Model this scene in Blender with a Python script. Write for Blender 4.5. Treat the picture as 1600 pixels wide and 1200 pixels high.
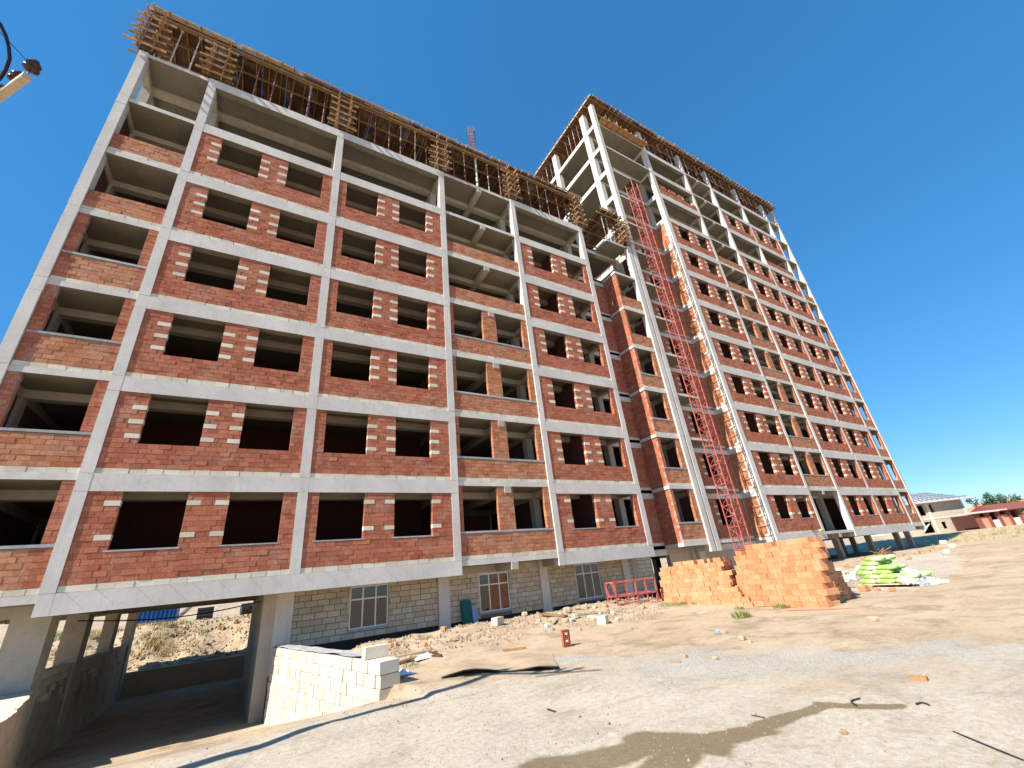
import bpy, math, random
from mathutils import Vector, Matrix, noise
random.seed(7)
for o in list(bpy.data.objects): bpy.data.objects.remove(o)
SC = bpy.context.scene
COL = SC.collection

# ------------------------------------------------------------------ camera
FPX = 658.33                       # focal length in pixels of the 1600 px wide photograph
YAW, PITCH, ROLL = (math.radians(a) for a in (32.74, 24.706, -6.333))
CAM = Vector((4.333, -17.251, 1.706))
_f = Vector((math.sin(YAW)*math.cos(PITCH), math.cos(YAW)*math.cos(PITCH), math.sin(PITCH)))
_r = Vector((math.cos(YAW), -math.sin(YAW), 0)); _u = _r.cross(_f)
_R = _r*math.cos(ROLL) + _u*math.sin(ROLL); _U = _u*math.cos(ROLL) - _r*math.sin(ROLL)
cd = bpy.data.cameras.new('camera'); cam = bpy.data.objects.new('camera', cd); COL.objects.link(cam)
cd.sensor_fit = 'HORIZONTAL'; cd.sensor_width = 36; cd.lens = FPX/1600*36
cd.clip_start = 0.1; cd.clip_end = 6000
cam.matrix_world = Matrix(((_R.x, _U.x, -_f.x, CAM.x), (_R.y, _U.y, -_f.y, CAM.y), (_R.z, _U.z, -_f.z, CAM.z), (0, 0, 0, 1)))
SC.camera = cam

# ------------------------------------------------------------------ sky, sun, exposure
SUN = Vector((-1, -0.195, 0.95)).normalized()
w = bpy.data.worlds.new('World'); SC.world = w; w.use_nodes = True
wn = w.node_tree.nodes; wl = w.node_tree.links; wn.clear()
sky = wn.new('ShaderNodeTexSky'); sky.sky_type = 'NISHITA'; sky.sun_disc = False
sky.sun_elevation = math.asin(SUN.z); sky.sun_rotation = math.atan2(SUN.x, SUN.y)
sky.altitude = 0; sky.air_density = 0.8; sky.dust_density = 0.0; sky.ozone_density = 10
bg = wn.new('ShaderNodeBackground'); bg.inputs[1].default_value = 0.15
wo = wn.new('ShaderNodeOutputWorld'); 
gam = wn.new('ShaderNodeGamma'); gam.inputs[1].default_value = .53          # a camera's compressed, saturated rendering of a clear sky, alike everywhere
hsv = wn.new('ShaderNodeHueSaturation'); hsv.inputs['Saturation'].default_value = 1.5; hsv.inputs['Value'].default_value = 1.5
wl.new(sky.outputs[0], gam.inputs[0]); wl.new(gam.outputs[0], hsv.inputs['Color']); wl.new(hsv.outputs[0], bg.inputs[0]); wl.new(bg.outputs[0], wo.inputs[0])
sd = bpy.data.lights.new('sun', 'SUN'); sd.energy = 5.0; sd.angle = math.radians(0.5); sd.color = (1, .95, .87)
so = bpy.data.objects.new('sun', sd); COL.objects.link(so); so.rotation_euler = SUN.to_track_quat('Z', 'Y').to_euler()
so.location = (0, -30, 60)
SC.view_settings.view_transform = 'Standard'; SC.view_settings.look = 'None'
SC.view_settings.exposure = 0.86; SC.view_settings.gamma = 1

# ------------------------------------------------------------------ pixel helpers
def ray(u, v): return _f + _R*((u-800)/FPX) - _U*((v-600)/FPX)
def onY(u, v, y): d = ray(u, v); return CAM + d*((y-CAM.y)/d.y)
def onZ(u, v, z): d = ray(u, v); return CAM + d*((z-CAM.z)/d.z)
def sm(a, b, x):
    t = min(1, max(0, (x-a)/(b-a))); return t*t*(3-2*t)
def fb(x, y, s, o=3): return noise.fractal(Vector((x*s, y*s, 3.7)), 1.0, 2.0, o)

def ramp_right(y): return 5.5 + max(0, .9-y)*.179
def ramp_left(y): return -.3 + .19*min(5, max(0, 1.3-y))
def height(x, y):
    """terrain: flat yard, dirt bank at the wall foot, ramp sunk under the block, bank behind"""
    base = 0.5*sm(30, 46, x) + 0.9*sm(60, 125, x)*sm(-40, 5, y+20) + 1.2*sm(17, 24, y)*(1-sm(30, 60, x)) + 3.0*sm(27, 75, y)*(1-sm(150, 260, x))
    bank = 0.34*sm(-5.5, -1.2, y)*(1-sm(-0.9, 0.9, y))*sm(6.6, 8.5, x)*(1-sm(19, 24, x))
    bank += -0.12*sm(-.9, .9, y)*(1-sm(1.5, 3, y))*sm(6.0, 6.6, x)*(1-sm(22, 24, x))
    n = 0.05*fb(x, y, .35) + 0.025*fb(x, y, 1.3)*(1 if y > -9 else .5)
    n += 0.06*fb(x+9, y, 2.1, 2)*sm(-6.5, -3.5, y)*(1-sm(-.5, .6, y))*sm(7, 8.5, x)*(1-sm(20, 23, x))
    z = base + bank + n
    if ramp_left(y) < x < ramp_right(y)+.28 and y < 16.55:
        r = -1.55*sm(-9.3, 0.4, y) - 0.25*sm(0, 6, y) + 0.02*fb(x, y, .8)
        z = r + n*(1-sm(-8.5, -6.5, y))
    elif x <= ramp_left(y):
        z = base + 0.2*sm(-9, -6, y) + n
    if 16.55 < y < 26 and -9 < x < 9:
        z = -0.8 + 2.0*sm(16.4, 21.5, y + .9*fb(x, y, .3)) + .22*fb(x, y, .7, 4) + .10*abs(fb(x+3, y, 1.9, 4))
    return z
def G(u, v, dz=0.0):
    """where the view ray of a photo pixel meets the terrain"""
    d = ray(u, v); t = 2.0; p = CAM + d*t
    while t < 200:
        t += .06; p = CAM + d*t
        if p.z <= height(p.x, p.y)+dz: break
    return Vector((p.x, p.y, height(p.x, p.y)))

# ------------------------------------------------------------------ materials
class NT:
    def __init__(s, name):
        s.m = bpy.data.materials.new(name); s.m.use_nodes = True; s.t = s.m.node_tree
        s.b = s.t.nodes['Principled BSDF']; s.out = s.t.nodes['Material Output']
        s.b.inputs['Specular IOR Level'].default_value = .25
        tc = s.t.nodes.new('ShaderNodeTexCoord'); s.obj = tc.outputs['Object']
        ge = s.t.nodes.new('ShaderNodeNewGeometry'); s.pos = ge.outputs['Position']
    def set(s, sock, v):
        if isinstance(v, bpy.types.NodeSocket): s.t.links.new(v, sock)
        elif v is not None:
            if isinstance(v, (tuple, list)) and len(v) == 3 and sock.type == 'RGBA': v = (*v, 1)
            sock.default_value = v
    def noise(s, scale, detail=4, rough=.55, vec=None, dist=0):
        n = s.t.nodes.new('ShaderNodeTexNoise'); s.set(n.inputs['Vector'], vec if vec is not None else s.pos)
        n.inputs['Scale'].default_value = scale; n.inputs['Detail'].default_value = detail
        n.inputs['Roughness'].default_value = rough; n.inputs['Distortion'].default_value = dist
        return n.outputs[0]
    def voro(s, scale, vec=None, feature='F1', out='Distance'):
        n = s.t.nodes.new('ShaderNodeTexVoronoi'); n.feature = feature
        s.set(n.inputs['Vector'], vec if vec is not None else s.pos); n.inputs['Scale'].default_value = scale
        return n.outputs[out]
    def ramp(s, f, *stops):
        n = s.t.nodes.new('ShaderNodeValToRGB'); e = n.color_ramp.elements
        while len(e) < len(stops): e.new(.5)
        for i, (p, c) in enumerate(stops): e[i].position = p; e[i].color = (*c, 1) if len(c) == 3 else c
        s.set(n.inputs[0], f); return n.outputs[0]
    def mix(s, f, a, b, mode='MIX'):
        n = s.t.nodes.new('ShaderNodeMixRGB'); n.blend_type = mode
        s.set(n.inputs[0], f); s.set(n.inputs[1], a); s.set(n.inputs[2], b); return n.outputs[0]
    def math(s, op, a, b=None, c=None, clamp=False):
        n = s.t.nodes.new('ShaderNodeMath'); n.operation = op; n.use_clamp = clamp
        for i, v in enumerate((a, b, c)):
            if v is not None: s.set(n.inputs[i], v)
        return n.outputs[0]
    def mapping(s, vec, loc=(0, 0, 0), rot=(0, 0, 0), scale=(1, 1, 1)):
        n = s.t.nodes.new('ShaderNodeMapping'); s.set(n.inputs['Vector'], vec)
        n.inputs['Location'].default_value = loc; n.inputs['Rotation'].default_value = rot; n.inputs['Scale'].default_value = scale
        return n.outputs[0]
    def vmath(s, op, a, b=None):
        n = s.t.nodes.new('ShaderNodeVectorMath'); n.operation = op; s.set(n.inputs[0], a)
        if b is not None: s.set(n.inputs[1], b)
        return n.outputs['Value'] if op in ('LENGTH', 'DISTANCE', 'DOT_PRODUCT') else n.outputs[0]
    def attr(s, name):
        n = s.t.nodes.new('ShaderNodeAttribute'); n.attribute_name = name; return n.outputs['Fac']
    def rand(s):
        n = s.t.nodes.new('ShaderNodeObjectInfo'); return n.outputs['Random']
    def bump(s, h, strength=.3, dist=.02):
        n = s.t.nodes.new('ShaderNodeBump'); n.inputs['Strength'].default_value = strength; n.inputs['Distance'].default_value = dist
        s.set(n.inputs['Height'], h); s.t.links.new(n.outputs[0], s.b.inputs['Normal'])
    def done(s, color, rough=.85, metal=0.0):
        s.set(s.b.inputs['Base Color'], color); s.set(s.b.inputs['Roughness'], rough); s.b.inputs['Metallic'].default_value = metal
        return s.m
M = {}
def mk_concrete(name, c, board=0.0):
    n = NT(name); a = n.noise(.55, 6, .6); b = n.noise(9, 5, .7); st = n.noise(2.2, 5, .7, n.mapping(n.pos, scale=(1.6, 1.6, .22)))
    col = n.mix(n.ramp(a, (.35, (0, 0, 0)), (.7, (1, 1, 1))), tuple(x*.82 for x in c), tuple(min(1, x*1.12) for x in c))
    col = n.mix(n.ramp(b, (.3, (.5, .5, .5)), (.72, (0, 0, 0))), col, tuple(x*.72 for x in c))
    col = n.mix(n.math('MULTIPLY', n.ramp(st, (.52, (0, 0, 0)), (.72, (1, 1, 1))), .45), col, (c[0]*.62, c[1]*.58, c[2]*.5))
    if board:
        v = n.math('FRACT', n.math('MULTIPLY', n.math('ADD', n.vmath('DOT_PRODUCT', n.pos, (1, .0, 0)), n.vmath('DOT_PRODUCT', n.pos, (0, 0, .0))), board))
        ln = n.ramp(v, (.0, (1, 1, 1)), (.03, (0, 0, 0)))
        sep = n.t.nodes.new('ShaderNodeSeparateColor'); n.t.links.new(n.voro(board*.7, n.mapping(n.pos, scale=(1, .25, 1)), out='Color'), sep.inputs[0])
        col = n.mix(n.math('MULTIPLY', sep.outputs[0], .35), col, tuple(x*.5 for x in c)); col = n.mix(n.math('MULTIPLY', ln, .55), col, tuple(x*.35 for x in c))
    n.bump(n.math('ADD', b, n.math('MULTIPLY', a, .5)), .35, .015)
    return n.done(col, .9)
M['concrete'] = mk_concrete('cast_concrete', (.67, .62, .55))
M['soffit'] = mk_concrete('board_marked_concrete', (.235, .215, .165), 1.1)  # stained soffit concrete, darkened further for the shade of the ceilings
def mk_brick(name, lo, hi, dust):
    n = NT(name); t = n.attr('tone'); a = n.noise(1.1, 5); b = n.noise(22, 4, .7)
    col = n.mix(t, lo, hi); col = n.mix(n.math('MULTIPLY', n.ramp(a, (.5, (0, 0, 0)), (.75, (1, 1, 1))), .55), col, dust)
    col = n.mix(n.math('MULTIPLY', n.ramp(b, (.42, (1, 1, 1)), (.6, (0, 0, 0))), .4), col, tuple(x*.5 for x in lo))
    s2 = n.noise(3.1, 5, .75); col = n.mix(n.math('MULTIPLY', n.ramp(s2, (.6, (0, 0, 0)), (.68, (1, 1, 1))), .6), col, (dust[0], dust[1], dust[2]))
    n.bump(b, .4, .01); return n.done(col, .9)
M['brick'] = mk_brick('red_hollow_brick', (.37, .108, .056), (.56, .195, .104), (.48, .32, .235))
M['brick_o'] = mk_brick('orange_hollow_brick', (.42, .15, .066), (.60, .27, .14), (.50, .36, .27))
M['brick_pile'] = mk_brick('fresh_orange_brick', (.56, .225, .10), (.70, .34, .17), (.68, .45, .28))
def mk_lime(name, lo, hi):
    n = NT(name); t = n.attr('tone'); a = n.noise(1.6, 5); b = n.noise(30, 4, .7)
    col = n.mix(t, lo, hi); col = n.mix(n.math('MULTIPLY', n.ramp(a, (.5, (0, 0, 0)), (.72, (1, 1, 1))), .4), col, tuple(x*.66 for x in lo))
    col = n.mix(n.math('MULTIPLY', n.ramp(b, (.35, (1, 1, 1)), (.55, (0, 0, 0))), .3), col, tuple(x*.6 for x in lo))
    n.bump(b, .35, .012); return n.done(col, .92)
M['lime'] = mk_lime('cream_limestone', (.60, .51, .37), (.76, .69, .55))
M['lime_d'] = mk_lime('grey_limestone', (.46, .375, .265), (.60, .52, .40))
M['lime_d2'] = mk_lime('grey_pebble', (.17, .145, .115), (.40, .35, .28))
M['clod'] = mk_lime('dirt_clod', (.27, .19, .12), (.47, .36, .245))
def plain(name, c, rough=.8, metal=0.0, var=.35, scale=6, bump=.25):
    n = NT(name); a = n.noise(scale, 5, .65); rn = n.rand()
    k = n.math('MULTIPLY_ADD', rn, .3, n.math('MULTIPLY', a, 1.0))
    col = n.mix(n.ramp(k, (.3, (0, 0, 0)), (.95, (1, 1, 1))), tuple(x*(1-var) for x in c), tuple(min(1, x*(1+var)) for x in c))
    if bump: n.bump(a, bump, .01)
    return n.done(col, rough, metal)
M['mortar'] = plain('grey_mortar', (.30, .24, .19), .95, scale=12)
M['mortar_l'] = plain('shaded_joint_mortar', (.17, .14, .11), .95, scale=12)  # mortar darkened: the shade of the recessed joints is in its colour
M['cement'] = plain('cement_cap', (.36, .35, .34), .9)
M['bitumen'] = plain('black_bitumen', (.012, .012, .014), .6)
M['pier'] = plain('shaded_pier_concrete', (.40, .355, .29), .92, var=.2, scale=3)  # darker concrete: shade of the passage and rooms put into its colour
M['inner'] = plain('shaded_inner_brick', (.105, .042, .03), .95, scale=9)  # brick colour darkened to stand in for the shade indoors
M['timber'] = None
def mk_wood(name, c):
    n = NT(name); rn = n.rand(); g = n.noise(7, 4, .6, n.mapping(n.pos, scale=(1, 1, 1))); t = n.noise(1.3, 3)
    col = n.mix(rn, tuple(x*.6 for x in c), tuple(min(1, x*1.35) for x in c))
    col = n.mix(n.math('MULTIPLY', n.ramp(g, (.35, (1, 1, 1)), (.65, (0, 0, 0))), .5), col, tuple(x*.45 for x in c))
    col = n.mix(n.math('MULTIPLY', n.ramp(t, (.5, (0, 0, 0)), (.7, (1, 1, 1))), .35), col, (.42, .38, .33))
    n.bump(g, .3, .01); return n.done(col, .85)
M['timber'] = mk_wood('weathered_timber', (.37, .205, .088))
M['timber_d'] = mk_wood('brown_formply', (.13, .068, .035))
M['timber_p'] = mk_wood('pale_plank', (.60, .47, .30))
M['prop_red'] = plain('rusty_prop', (.22, .085, .065), .6)
M['prop_pale'] = plain('pale_prop', (.50, .45, .40), .6)
M['red_steel'] = plain('red_painted_steel', (.44, .115, .09), .5, var=.4)
M['rust'] = plain('rusty_rebar', (.22, .13, .11), .75)
M['dark'] = plain('dark_steel', (.035, .035, .04), .6)
M['pvc'] = plain('white_window_frame', (.72, .70, .66), .45, var=.1)
M['green'] = plain('green_painted_board', (.012, .11, .085), .5, var=.2)
M['bluegrey'] = plain('blue_grey_board', (.22, .30, .40), .6)
M['blue'] = plain('blue_painted_steel', (.015, .10, .34), .5)
M['cloth'] = plain('white_film', (.80, .81, .82), .6, var=.08)
M['sheet'] = plain('dusty_plywood', (.42, .31, .20), .9, scale=2.0)
M['earth'] = plain('cut_earth', (.42, .31, .20), .95, scale=5, bump=.6)
M['porcelain'] = plain('brown_insulator', (.07, .035, .022), .2)
M['galv'] = plain('grey_crossarm', (.42, .34, .26), .7)
M['cable'] = plain('black_cable', (.01, .012, .03), .45)
M['sack'] = None
n = NT('pale_green_sack'); t = n.noise(5, 4, .6); s = n.noise(2.2, 3, .5, n.mapping(n.obj, scale=(3, .5, 1)))
col = n.mix(n.ramp(s, (.47, (0, 0, 0)), (.56, (1, 1, 1))), (.30, .52, .10), (.52, .62, .34)); n.bump(t, .5, .03); M['sack'] = n.done(col, .75)
n = NT('glass_pane'); n.b.inputs['Metallic'].default_value = 0; r = n.noise(1.2, 3)
n.b.inputs['Specular IOR Level'].default_value = .9; n.bump(r, .05, .02); M['glass'] = n.done((.012, .014, .016), .06)
# wrinkled see-through film over the sacks
n = NT('clear_film'); tr = n.t.nodes.new('ShaderNodeBsdfTransparent'); mx = n.t.nodes.new('ShaderNodeMixShader')
f_ = n.ramp(n.noise(5, 5, .7), (.35, (.12, .12, .12)), (.72, (.75, .75, .75))); n.t.links.new(f_, mx.inputs[0])
n.t.links.new(tr.outputs[0], mx.inputs[1]); n.t.links.new(n.b.outputs[0], mx.inputs[2]); n.t.links.new(mx.outputs[0], n.out.inputs[0])
n.bump(n.noise(14, 4, .7), .6, .03); M['film'] = n.done((.78, .80, .80), .25)
def mk_leaf(name, a, b):
    n = NT(name); k = n.attr('tone'); return n.done(n.mix(k, a, b), .7)
M['weed'] = mk_leaf('green_weed', (.10, .15, .03), (.26, .30, .09))
M['dry'] = mk_leaf('dry_grass_blade', (.34, .24, .09), (.62, .50, .25))
M['leaf'] = mk_leaf('tree_leaf', (.025, .06, .018), (.09, .15, .05))
M['bark'] = plain('bark', (.12, .09, .06), .9)
M['salmon'] = plain('salmon_roof_tile', (.50, .24, .15), .85)
M['house_red'] = plain('maroon_roof', (.22, .07, .055), .8)
M['pink'] = plain('pale_plaster', (.66, .55, .48), .9)
M['house_lime'] = plain('house_limestone', (.50, .42, .31), .95, var=.22, scale=3)
M['galv2'] = plain('grey_batten', (.16, .17, .19), .6)
M['tin'] = plain('grey_tin', (.42, .44, .47), .5, var=.2)

# ground: dirt, pale concrete dust, gravel and wet stains with shapes of their own
n = NT('yard_ground'); P = n.pos
big = n.noise(.3, 7, .68); pat = n.noise(.9, 8, .72, dist=.6); mid = n.noise(1.4, 6, .65); fine = n.noise(11, 6, .75); grit = n.noise(55, 3, .7); vg = n.voro(26, out='Distance')
dirt = n.mix(n.ramp(big, (.35, (0, 0, 0)), (.65, (1, 1, 1))), (.40, .29, .18), (.53, .415, .285))
dirt = n.mix(n.math('MULTIPLY', n.ramp(mid, (.42, (0, 0, 0)), (.68, (1, 1, 1))), .6), dirt, (.49, .365, .235))
dirt = n.mix(n.math('MULTIPLY', n.ramp(fine, (.35, (1, 1, 1)), (.52, (0, 0, 0))), .4), dirt, (.22, .155, .10))
pale = n.mix(n.ramp(fine, (.3, (0, 0, 0)), (.7, (1, 1, 1))), (.40, .35, .27), (.54, .49, .405))
pale = n.mix(n.math('MULTIPLY', n.ramp(grit, (.36, (1, 1, 1)), (.44, (0, 0, 0))), .4), pale, (.20, .18, .15))
dirt = n.mix(n.math('MULTIPLY', n.ramp(pat, (.50, (0, 0, 0)), (.62, (1, 1, 1))), .75), dirt, (.25, .178, .11)); trk = n.noise(1.0, 8, .78, n.mapping(P, rot=(0, 0, math.radians(33)), scale=(.5, 1.5, 1)), dist=.8); dirt = n.mix(n.math('MULTIPLY', n.ramp(trk, (.50, (0, 0, 0)), (.68, (1, 1, 1))), .45), dirt, (.58, .48, .35)); dirt = n.mix(n.math('MULTIPLY', n.ramp(trk, (.32, (1, 1, 1)), (.46, (0, 0, 0))), .4), dirt, (.29, .205, .13)); pale = n.mix(n.math('MULTIPLY', n.ramp(trk, (.36, (1, 1, 1)), (.47, (0, 0, 0))), .5), pale, (.29, .245, .185)); pale = n.mix(n.math('MULTIPLY', n.ramp(pat, (.5, (0, 0, 0)), (.7, (1, 1, 1))), .5), pale, (.30, .245, .175)); pale = n.mix(n.math('MULTIPLY', n.ramp(pat, (.28, (1, 1, 1)), (.42, (0, 0, 0))), .6), pale, (.52, .48, .41))
wob = n.t.nodes.new('ShaderNodeTexNoise'); wob.inputs['Scale'].default_value = .9; wob.inputs['Detail'].default_value = 5; n.t.links.new(P, wob.inputs['Vector'])
wsub = n.vmath('SUBTRACT', wob.outputs['Color'], (.5, .5, .5))
def warped(k):
    s_ = n.t.nodes.new('ShaderNodeVectorMath'); s_.operation = 'SCALE'; n.t.links.new(wsub, s_.inputs[0]); s_.inputs['Scale'].default_value = k
    return n.vmath('ADD', P, s_.outputs[0])
W1, W2 = warped(1.1), warped(2.6)
def blob(vec, cx, cy, rx, ry, ang=0):
    v = n.vmath('SUBTRACT', vec, (cx, cy, 0)); v = n.mapping(v, rot=(0, 0, -math.radians(ang))); v = n.vmath('MULTIPLY', v, (1/rx, 1/ry, 0))
    return n.vmath('LENGTH', v)
def union(vec, blobs):
    r = None
    for b_ in blobs:
        d_ = blob(vec, *b_); r = d_ if r is None else n.math('MINIMUM', r, d_)
    return r
pm = n.ramp(union(W2, [(6.5, -11.3, 5.2, 3.4, -12), (9.2, -15.2, 4, 2.2, 0), (34, -7, 12, 2.0, 12), (14.2, -15.5, 2.2, 1.4, -20)]), (.8, (1, 1, 1)), (1.12, (0, 0, 0)))
gm = n.ramp(union(W2, [(12.0, -11.6, 3.6, 1.5, -62), (10.6, -8.4, 2.0, .8, -55), (13.6, -13.2, 2.6, .9, -50)]), (.45, (1, 1, 1)), (1.25, (0, 0, 0)))
def capsule(vec, p0, p1, r):
    ba = Vector((p1[0]-p0[0], p1[1]-p0[1], 0)); pa = n.vmath('MULTIPLY', n.vmath('SUBTRACT', vec, (p0[0], p0[1], 0)), (1, 1, 0))
    h_ = n.math('MULTIPLY', n.vmath('DOT_PRODUCT', pa, tuple(ba)), 1/max(1e-4, ba.length_squared), clamp=True)
    sc_ = n.t.nodes.new('ShaderNodeVectorMath'); sc_.operation = 'SCALE'; sc_.inputs[0].default_value = ba; n.t.links.new(h_, sc_.inputs['Scale'])
    return n.math('MULTIPLY', n.vmath('LENGTH', n.vmath('SUBTRACT', pa, sc_.outputs[0])), 1/r)
W3 = warped(.55); wd_ = None
for u0, v0, u1, v1, r_ in ((1005, 1158, 1110, 1166, .30), (1110, 1160, 1200, 1142, .19), (1200, 1132, 1290, 1106, .13), (1290, 1104, 1405, 1103, .12), (1000, 1172, 850, 1202, .30), (1060, 1180, 1030, 1205, .25), (845, 1057, 930, 1047, .11)):
    p0, p1 = G(u0, v0), G(u1, v1); d_ = capsule(W3, p0, p1, r_); wd_ = d_ if wd_ is None else n.math('SMOOTH_MIN', wd_, d_, .25)
wet = n.ramp(n.math('ADD', wd_, n.math('MULTIPLY_ADD', fine, .5, -.25)), (.72, (1, 1, 1)), (1.28, (0, 0, 0)))
gcol = n.mix(n.ramp(vg, (.0, (0, 0, 0)), (.55, (1, 1, 1))), (.17, .162, .145), (.45, .435, .395))
gcol = n.mix(n.ramp(n.voro(26, out='Color'), (.2, (0, 0, 0)), (.8, (1, 1, 1))), gcol, (.40, .385, .345))
ck = n.ramp(fine, (.32, (.35, .35, .35)), (.62, (1, 1, 1)))
col = n.mix(n.math('MULTIPLY', pm, ck), dirt, pale); gk = n.math('MULTIPLY', n.math('MULTIPLY', gm, n.ramp(mid, (.3, (.35, .35, .35)), (.6, (1, 1, 1)))), .8); col = n.mix(gk, col, gcol)
wetf = n.math('MULTIPLY', wet, n.ramp(fine, (.25, (.62, .62, .62)), (.6, (.92, .92, .92))))
col = n.mix(wetf, col, n.mix(fine, (.125, .085, .036), (.20, .142, .068)))
h = n.math('ADD', n.math('MULTIPLY', fine, .6), n.math('MULTIPLY', grit, .35)); h = n.math('ADD', h, n.math('MULTIPLY', n.math('MULTIPLY', gm, vg), .9)); h = n.math('ADD', h, n.math('MULTIPLY', mid, .8))
n.bump(h, .65, .045); M['ground'] = n.done(col, n.math('MULTIPLY_ADD', wet, -.3, .95))

# ------------------------------------------------------------------ mesh helpers
class MB:
    def __init__(s): s.v = []; s.f = []; s.t = []
    def face(s, pts, tone=.5):
        k = len(s.v); s.v += [tuple(p) for p in pts]; s.f.append(tuple(range(k, k+len(pts)))); s.t.append(tone); return s
    def box(s, x0, x1, y0, y1, z0, z1, tone=.5):
        k = len(s.v); s.v += [(x, y, z) for z in (z0, z1) for y in (y0, y1) for x in (x0, x1)]
        for q in ((0, 2, 3, 1), (4, 5, 7, 6), (0, 1, 5, 4), (2, 6, 7, 3), (0, 4, 6, 2), (1, 3, 7, 5)):
            s.f.append(tuple(k+i for i in q)); s.t.append(tone)
        return s
    def bar(s, p, q, w, h=None, up=(0, 0, 1), tone=.5):
        h = h or w; p = Vector(p); q = Vector(q); d = (q-p).normalized(); a = d.cross(Vector(up))
        if a.length < 1e-3: a = d.cross(Vector((1, 0, 0)))
        a.normalize(); b = a.cross(d); k = len(s.v)
        for e in (p, q):
            for i, j in ((-1, -1), (1, -1), (1, 1), (-1, 1)): s.v.append(tuple(e + a*(i*w/2) + b*(j*h/2)))
        for f in ((0, 1, 2, 3), (7, 6, 5, 4), (0, 4, 5, 1), (1, 5, 6, 2), (2, 6, 7, 3), (3, 7, 4, 0)):
            s.f.append(tuple(k+i for i in f)); s.t.append(tone)
        return s
    def tube(s, pts, r, n=6, tone=.5):
        pts = [Vector(p) for p in pts]; k = len(s.v)
        for i, p in enumerate(pts):
            d = (pts[min(i+1, len(pts)-1)] - pts[max(i-1, 0)]).normalized(); a = d.cross(Vector((0, 0, 1)))
            if a.length < 1e-3: a = Vector((1, 0, 0))
            a.normalize(); b = a.cross(d); rr = r[i] if isinstance(r, (list, tuple)) else r
            for j in range(n): s.v.append(tuple(p + (a*math.cos(6.2832*j/n) + b*math.sin(6.2832*j/n))*rr))
        for i in range(len(pts)-1):
            for j in range(n):
                s.f.append((k+i*n+j, k+i*n+(j+1) % n, k+(i+1)*n+(j+1) % n, k+(i+1)*n+j)); s.t.append(tone)
        s.f.append(tuple(k+j for j in range(n))[::-1]); s.t.append(tone); e = k+(len(pts)-1)*n
        s.f.append(tuple(e+j for j in range(n))); s.t.append(tone); return s
    def lathe(s, prof, c=(0, 0, 0), n=14):
        k = len(s.v); c = Vector(c)
        for r, z in prof:
            for j in range(n): s.v.append((c.x+r*math.cos(6.2832*j/n), c.y+r*math.sin(6.2832*j/n), c.z+z))
        for i in range(len(prof)-1):
            for j in range(n): s.f.append((k+i*n+j, k+i*n+(j+1) % n, k+(i+1)*n+(j+1) % n, k+(i+1)*n+j)); s.t.append(.5)
        return s
    def grid(s, nu, nv, fn, tone=.5):
        k = len(s.v)
        for i in range(nu+1):
            for j in range(nv+1): s.v.append(tuple(fn(i/nu, j/nv)))
        for i in range(nu):
            for j in range(nv): a = k+i*(nv+1)+j; s.f.append((a, a+nv+1, a+nv+2, a+1)); s.t.append(tone)
        return s
    def mesh(s, name, mat, smooth=False):
        m = bpy.data.meshes.new(name); m.from_pydata(s.v, [], s.f); m.materials.append(mat)
        a = m.attributes.new('tone', 'FLOAT', 'FACE'); a.data.foreach_set('value', s.t)
        if smooth: m.polygons.foreach_set('use_smooth', [True]*len(m.polygons))
        m.update(); return m
    def build(s, name, mat, parent=None, smooth=False): return put(name, s.mesh(name, mat, smooth), parent)
def put(name, mesh, parent=None, loc=None, rz=None):
    o = bpy.data.objects.new(name, mesh); COL.objects.link(o)
    if parent: o.parent = parent
    if loc is not None: o.location = loc
    if rz is not None: o.rotation_euler = (0, 0, rz)
    return o
def tag(o, label=None, cat=None, group=None, kind=None):
    if label: o['label'] = label
    if cat: o['category'] = cat
    if group: o['group'] = group
    if kind: o['kind'] = kind
    return o
def thing(name, label, cat, loc=(0, 0, 0), rz=0, group=None):
    o = put(name, None, None, loc, rz); o.empty_display_size = .2; return tag(o, label, cat, group)
def copy_thing(root, loc, rz=None, label=None):
    r = root.copy(); COL.objects.link(r); r.location = loc
    if rz is not None: r.rotation_euler = (0, 0, rz)
    if label: r['label'] = label
    for ch in list(root.children):
        c = ch.copy(); COL.objects.link(c); c.parent = r
        for g in list(ch.children):
            d = g.copy(); COL.objects.link(d); d.parent = c
    return r
R = random.uniform

# ------------------------------------------------------------------ ground
def axis(spec):
    out = [spec[0][0]]
    for a, b, st in spec:
        k = max(1, round((b-a)/st)); out += [a + (b-a)*(i+1)/k for i in range(k)]
    return out
xs = axis([(-1500, -300, 300), (-300, -60, 40), (-60, -9, 5), (-9, -.5, .5), (-.5, -.34, .16), (-.34, -.26, .08), (-.26, 9, .16), (9, 24, .24), (24, 70, .9), (70, 160, 6), (160, 400, 40), (400, 2500, 300)])
ys = axis([(-1500, -200, 260), (-200, -40, 20), (-40, -18, 2), (-18, 2, .22), (2, 16, .7), (16, 26, .35), (26, 60, 4), (60, 300, 30), (300, 2500, 300)])
g = MB(); nx, ny = len(xs), len(ys)
g.v = [(x, y, height(x, y)) for x in xs for y in ys]
g.f = [(i*ny+j, (i+1)*ny+j, (i+1)*ny+j+1, i*ny+j+1) for i in range(nx-1) for j in range(ny-1)]; g.t = [.5]*len(g.f)
tag(g.build('ground', M['ground'], None, True), 'sandy yard of dirt, gravel and wet stains', None, None, 'structure')

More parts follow.
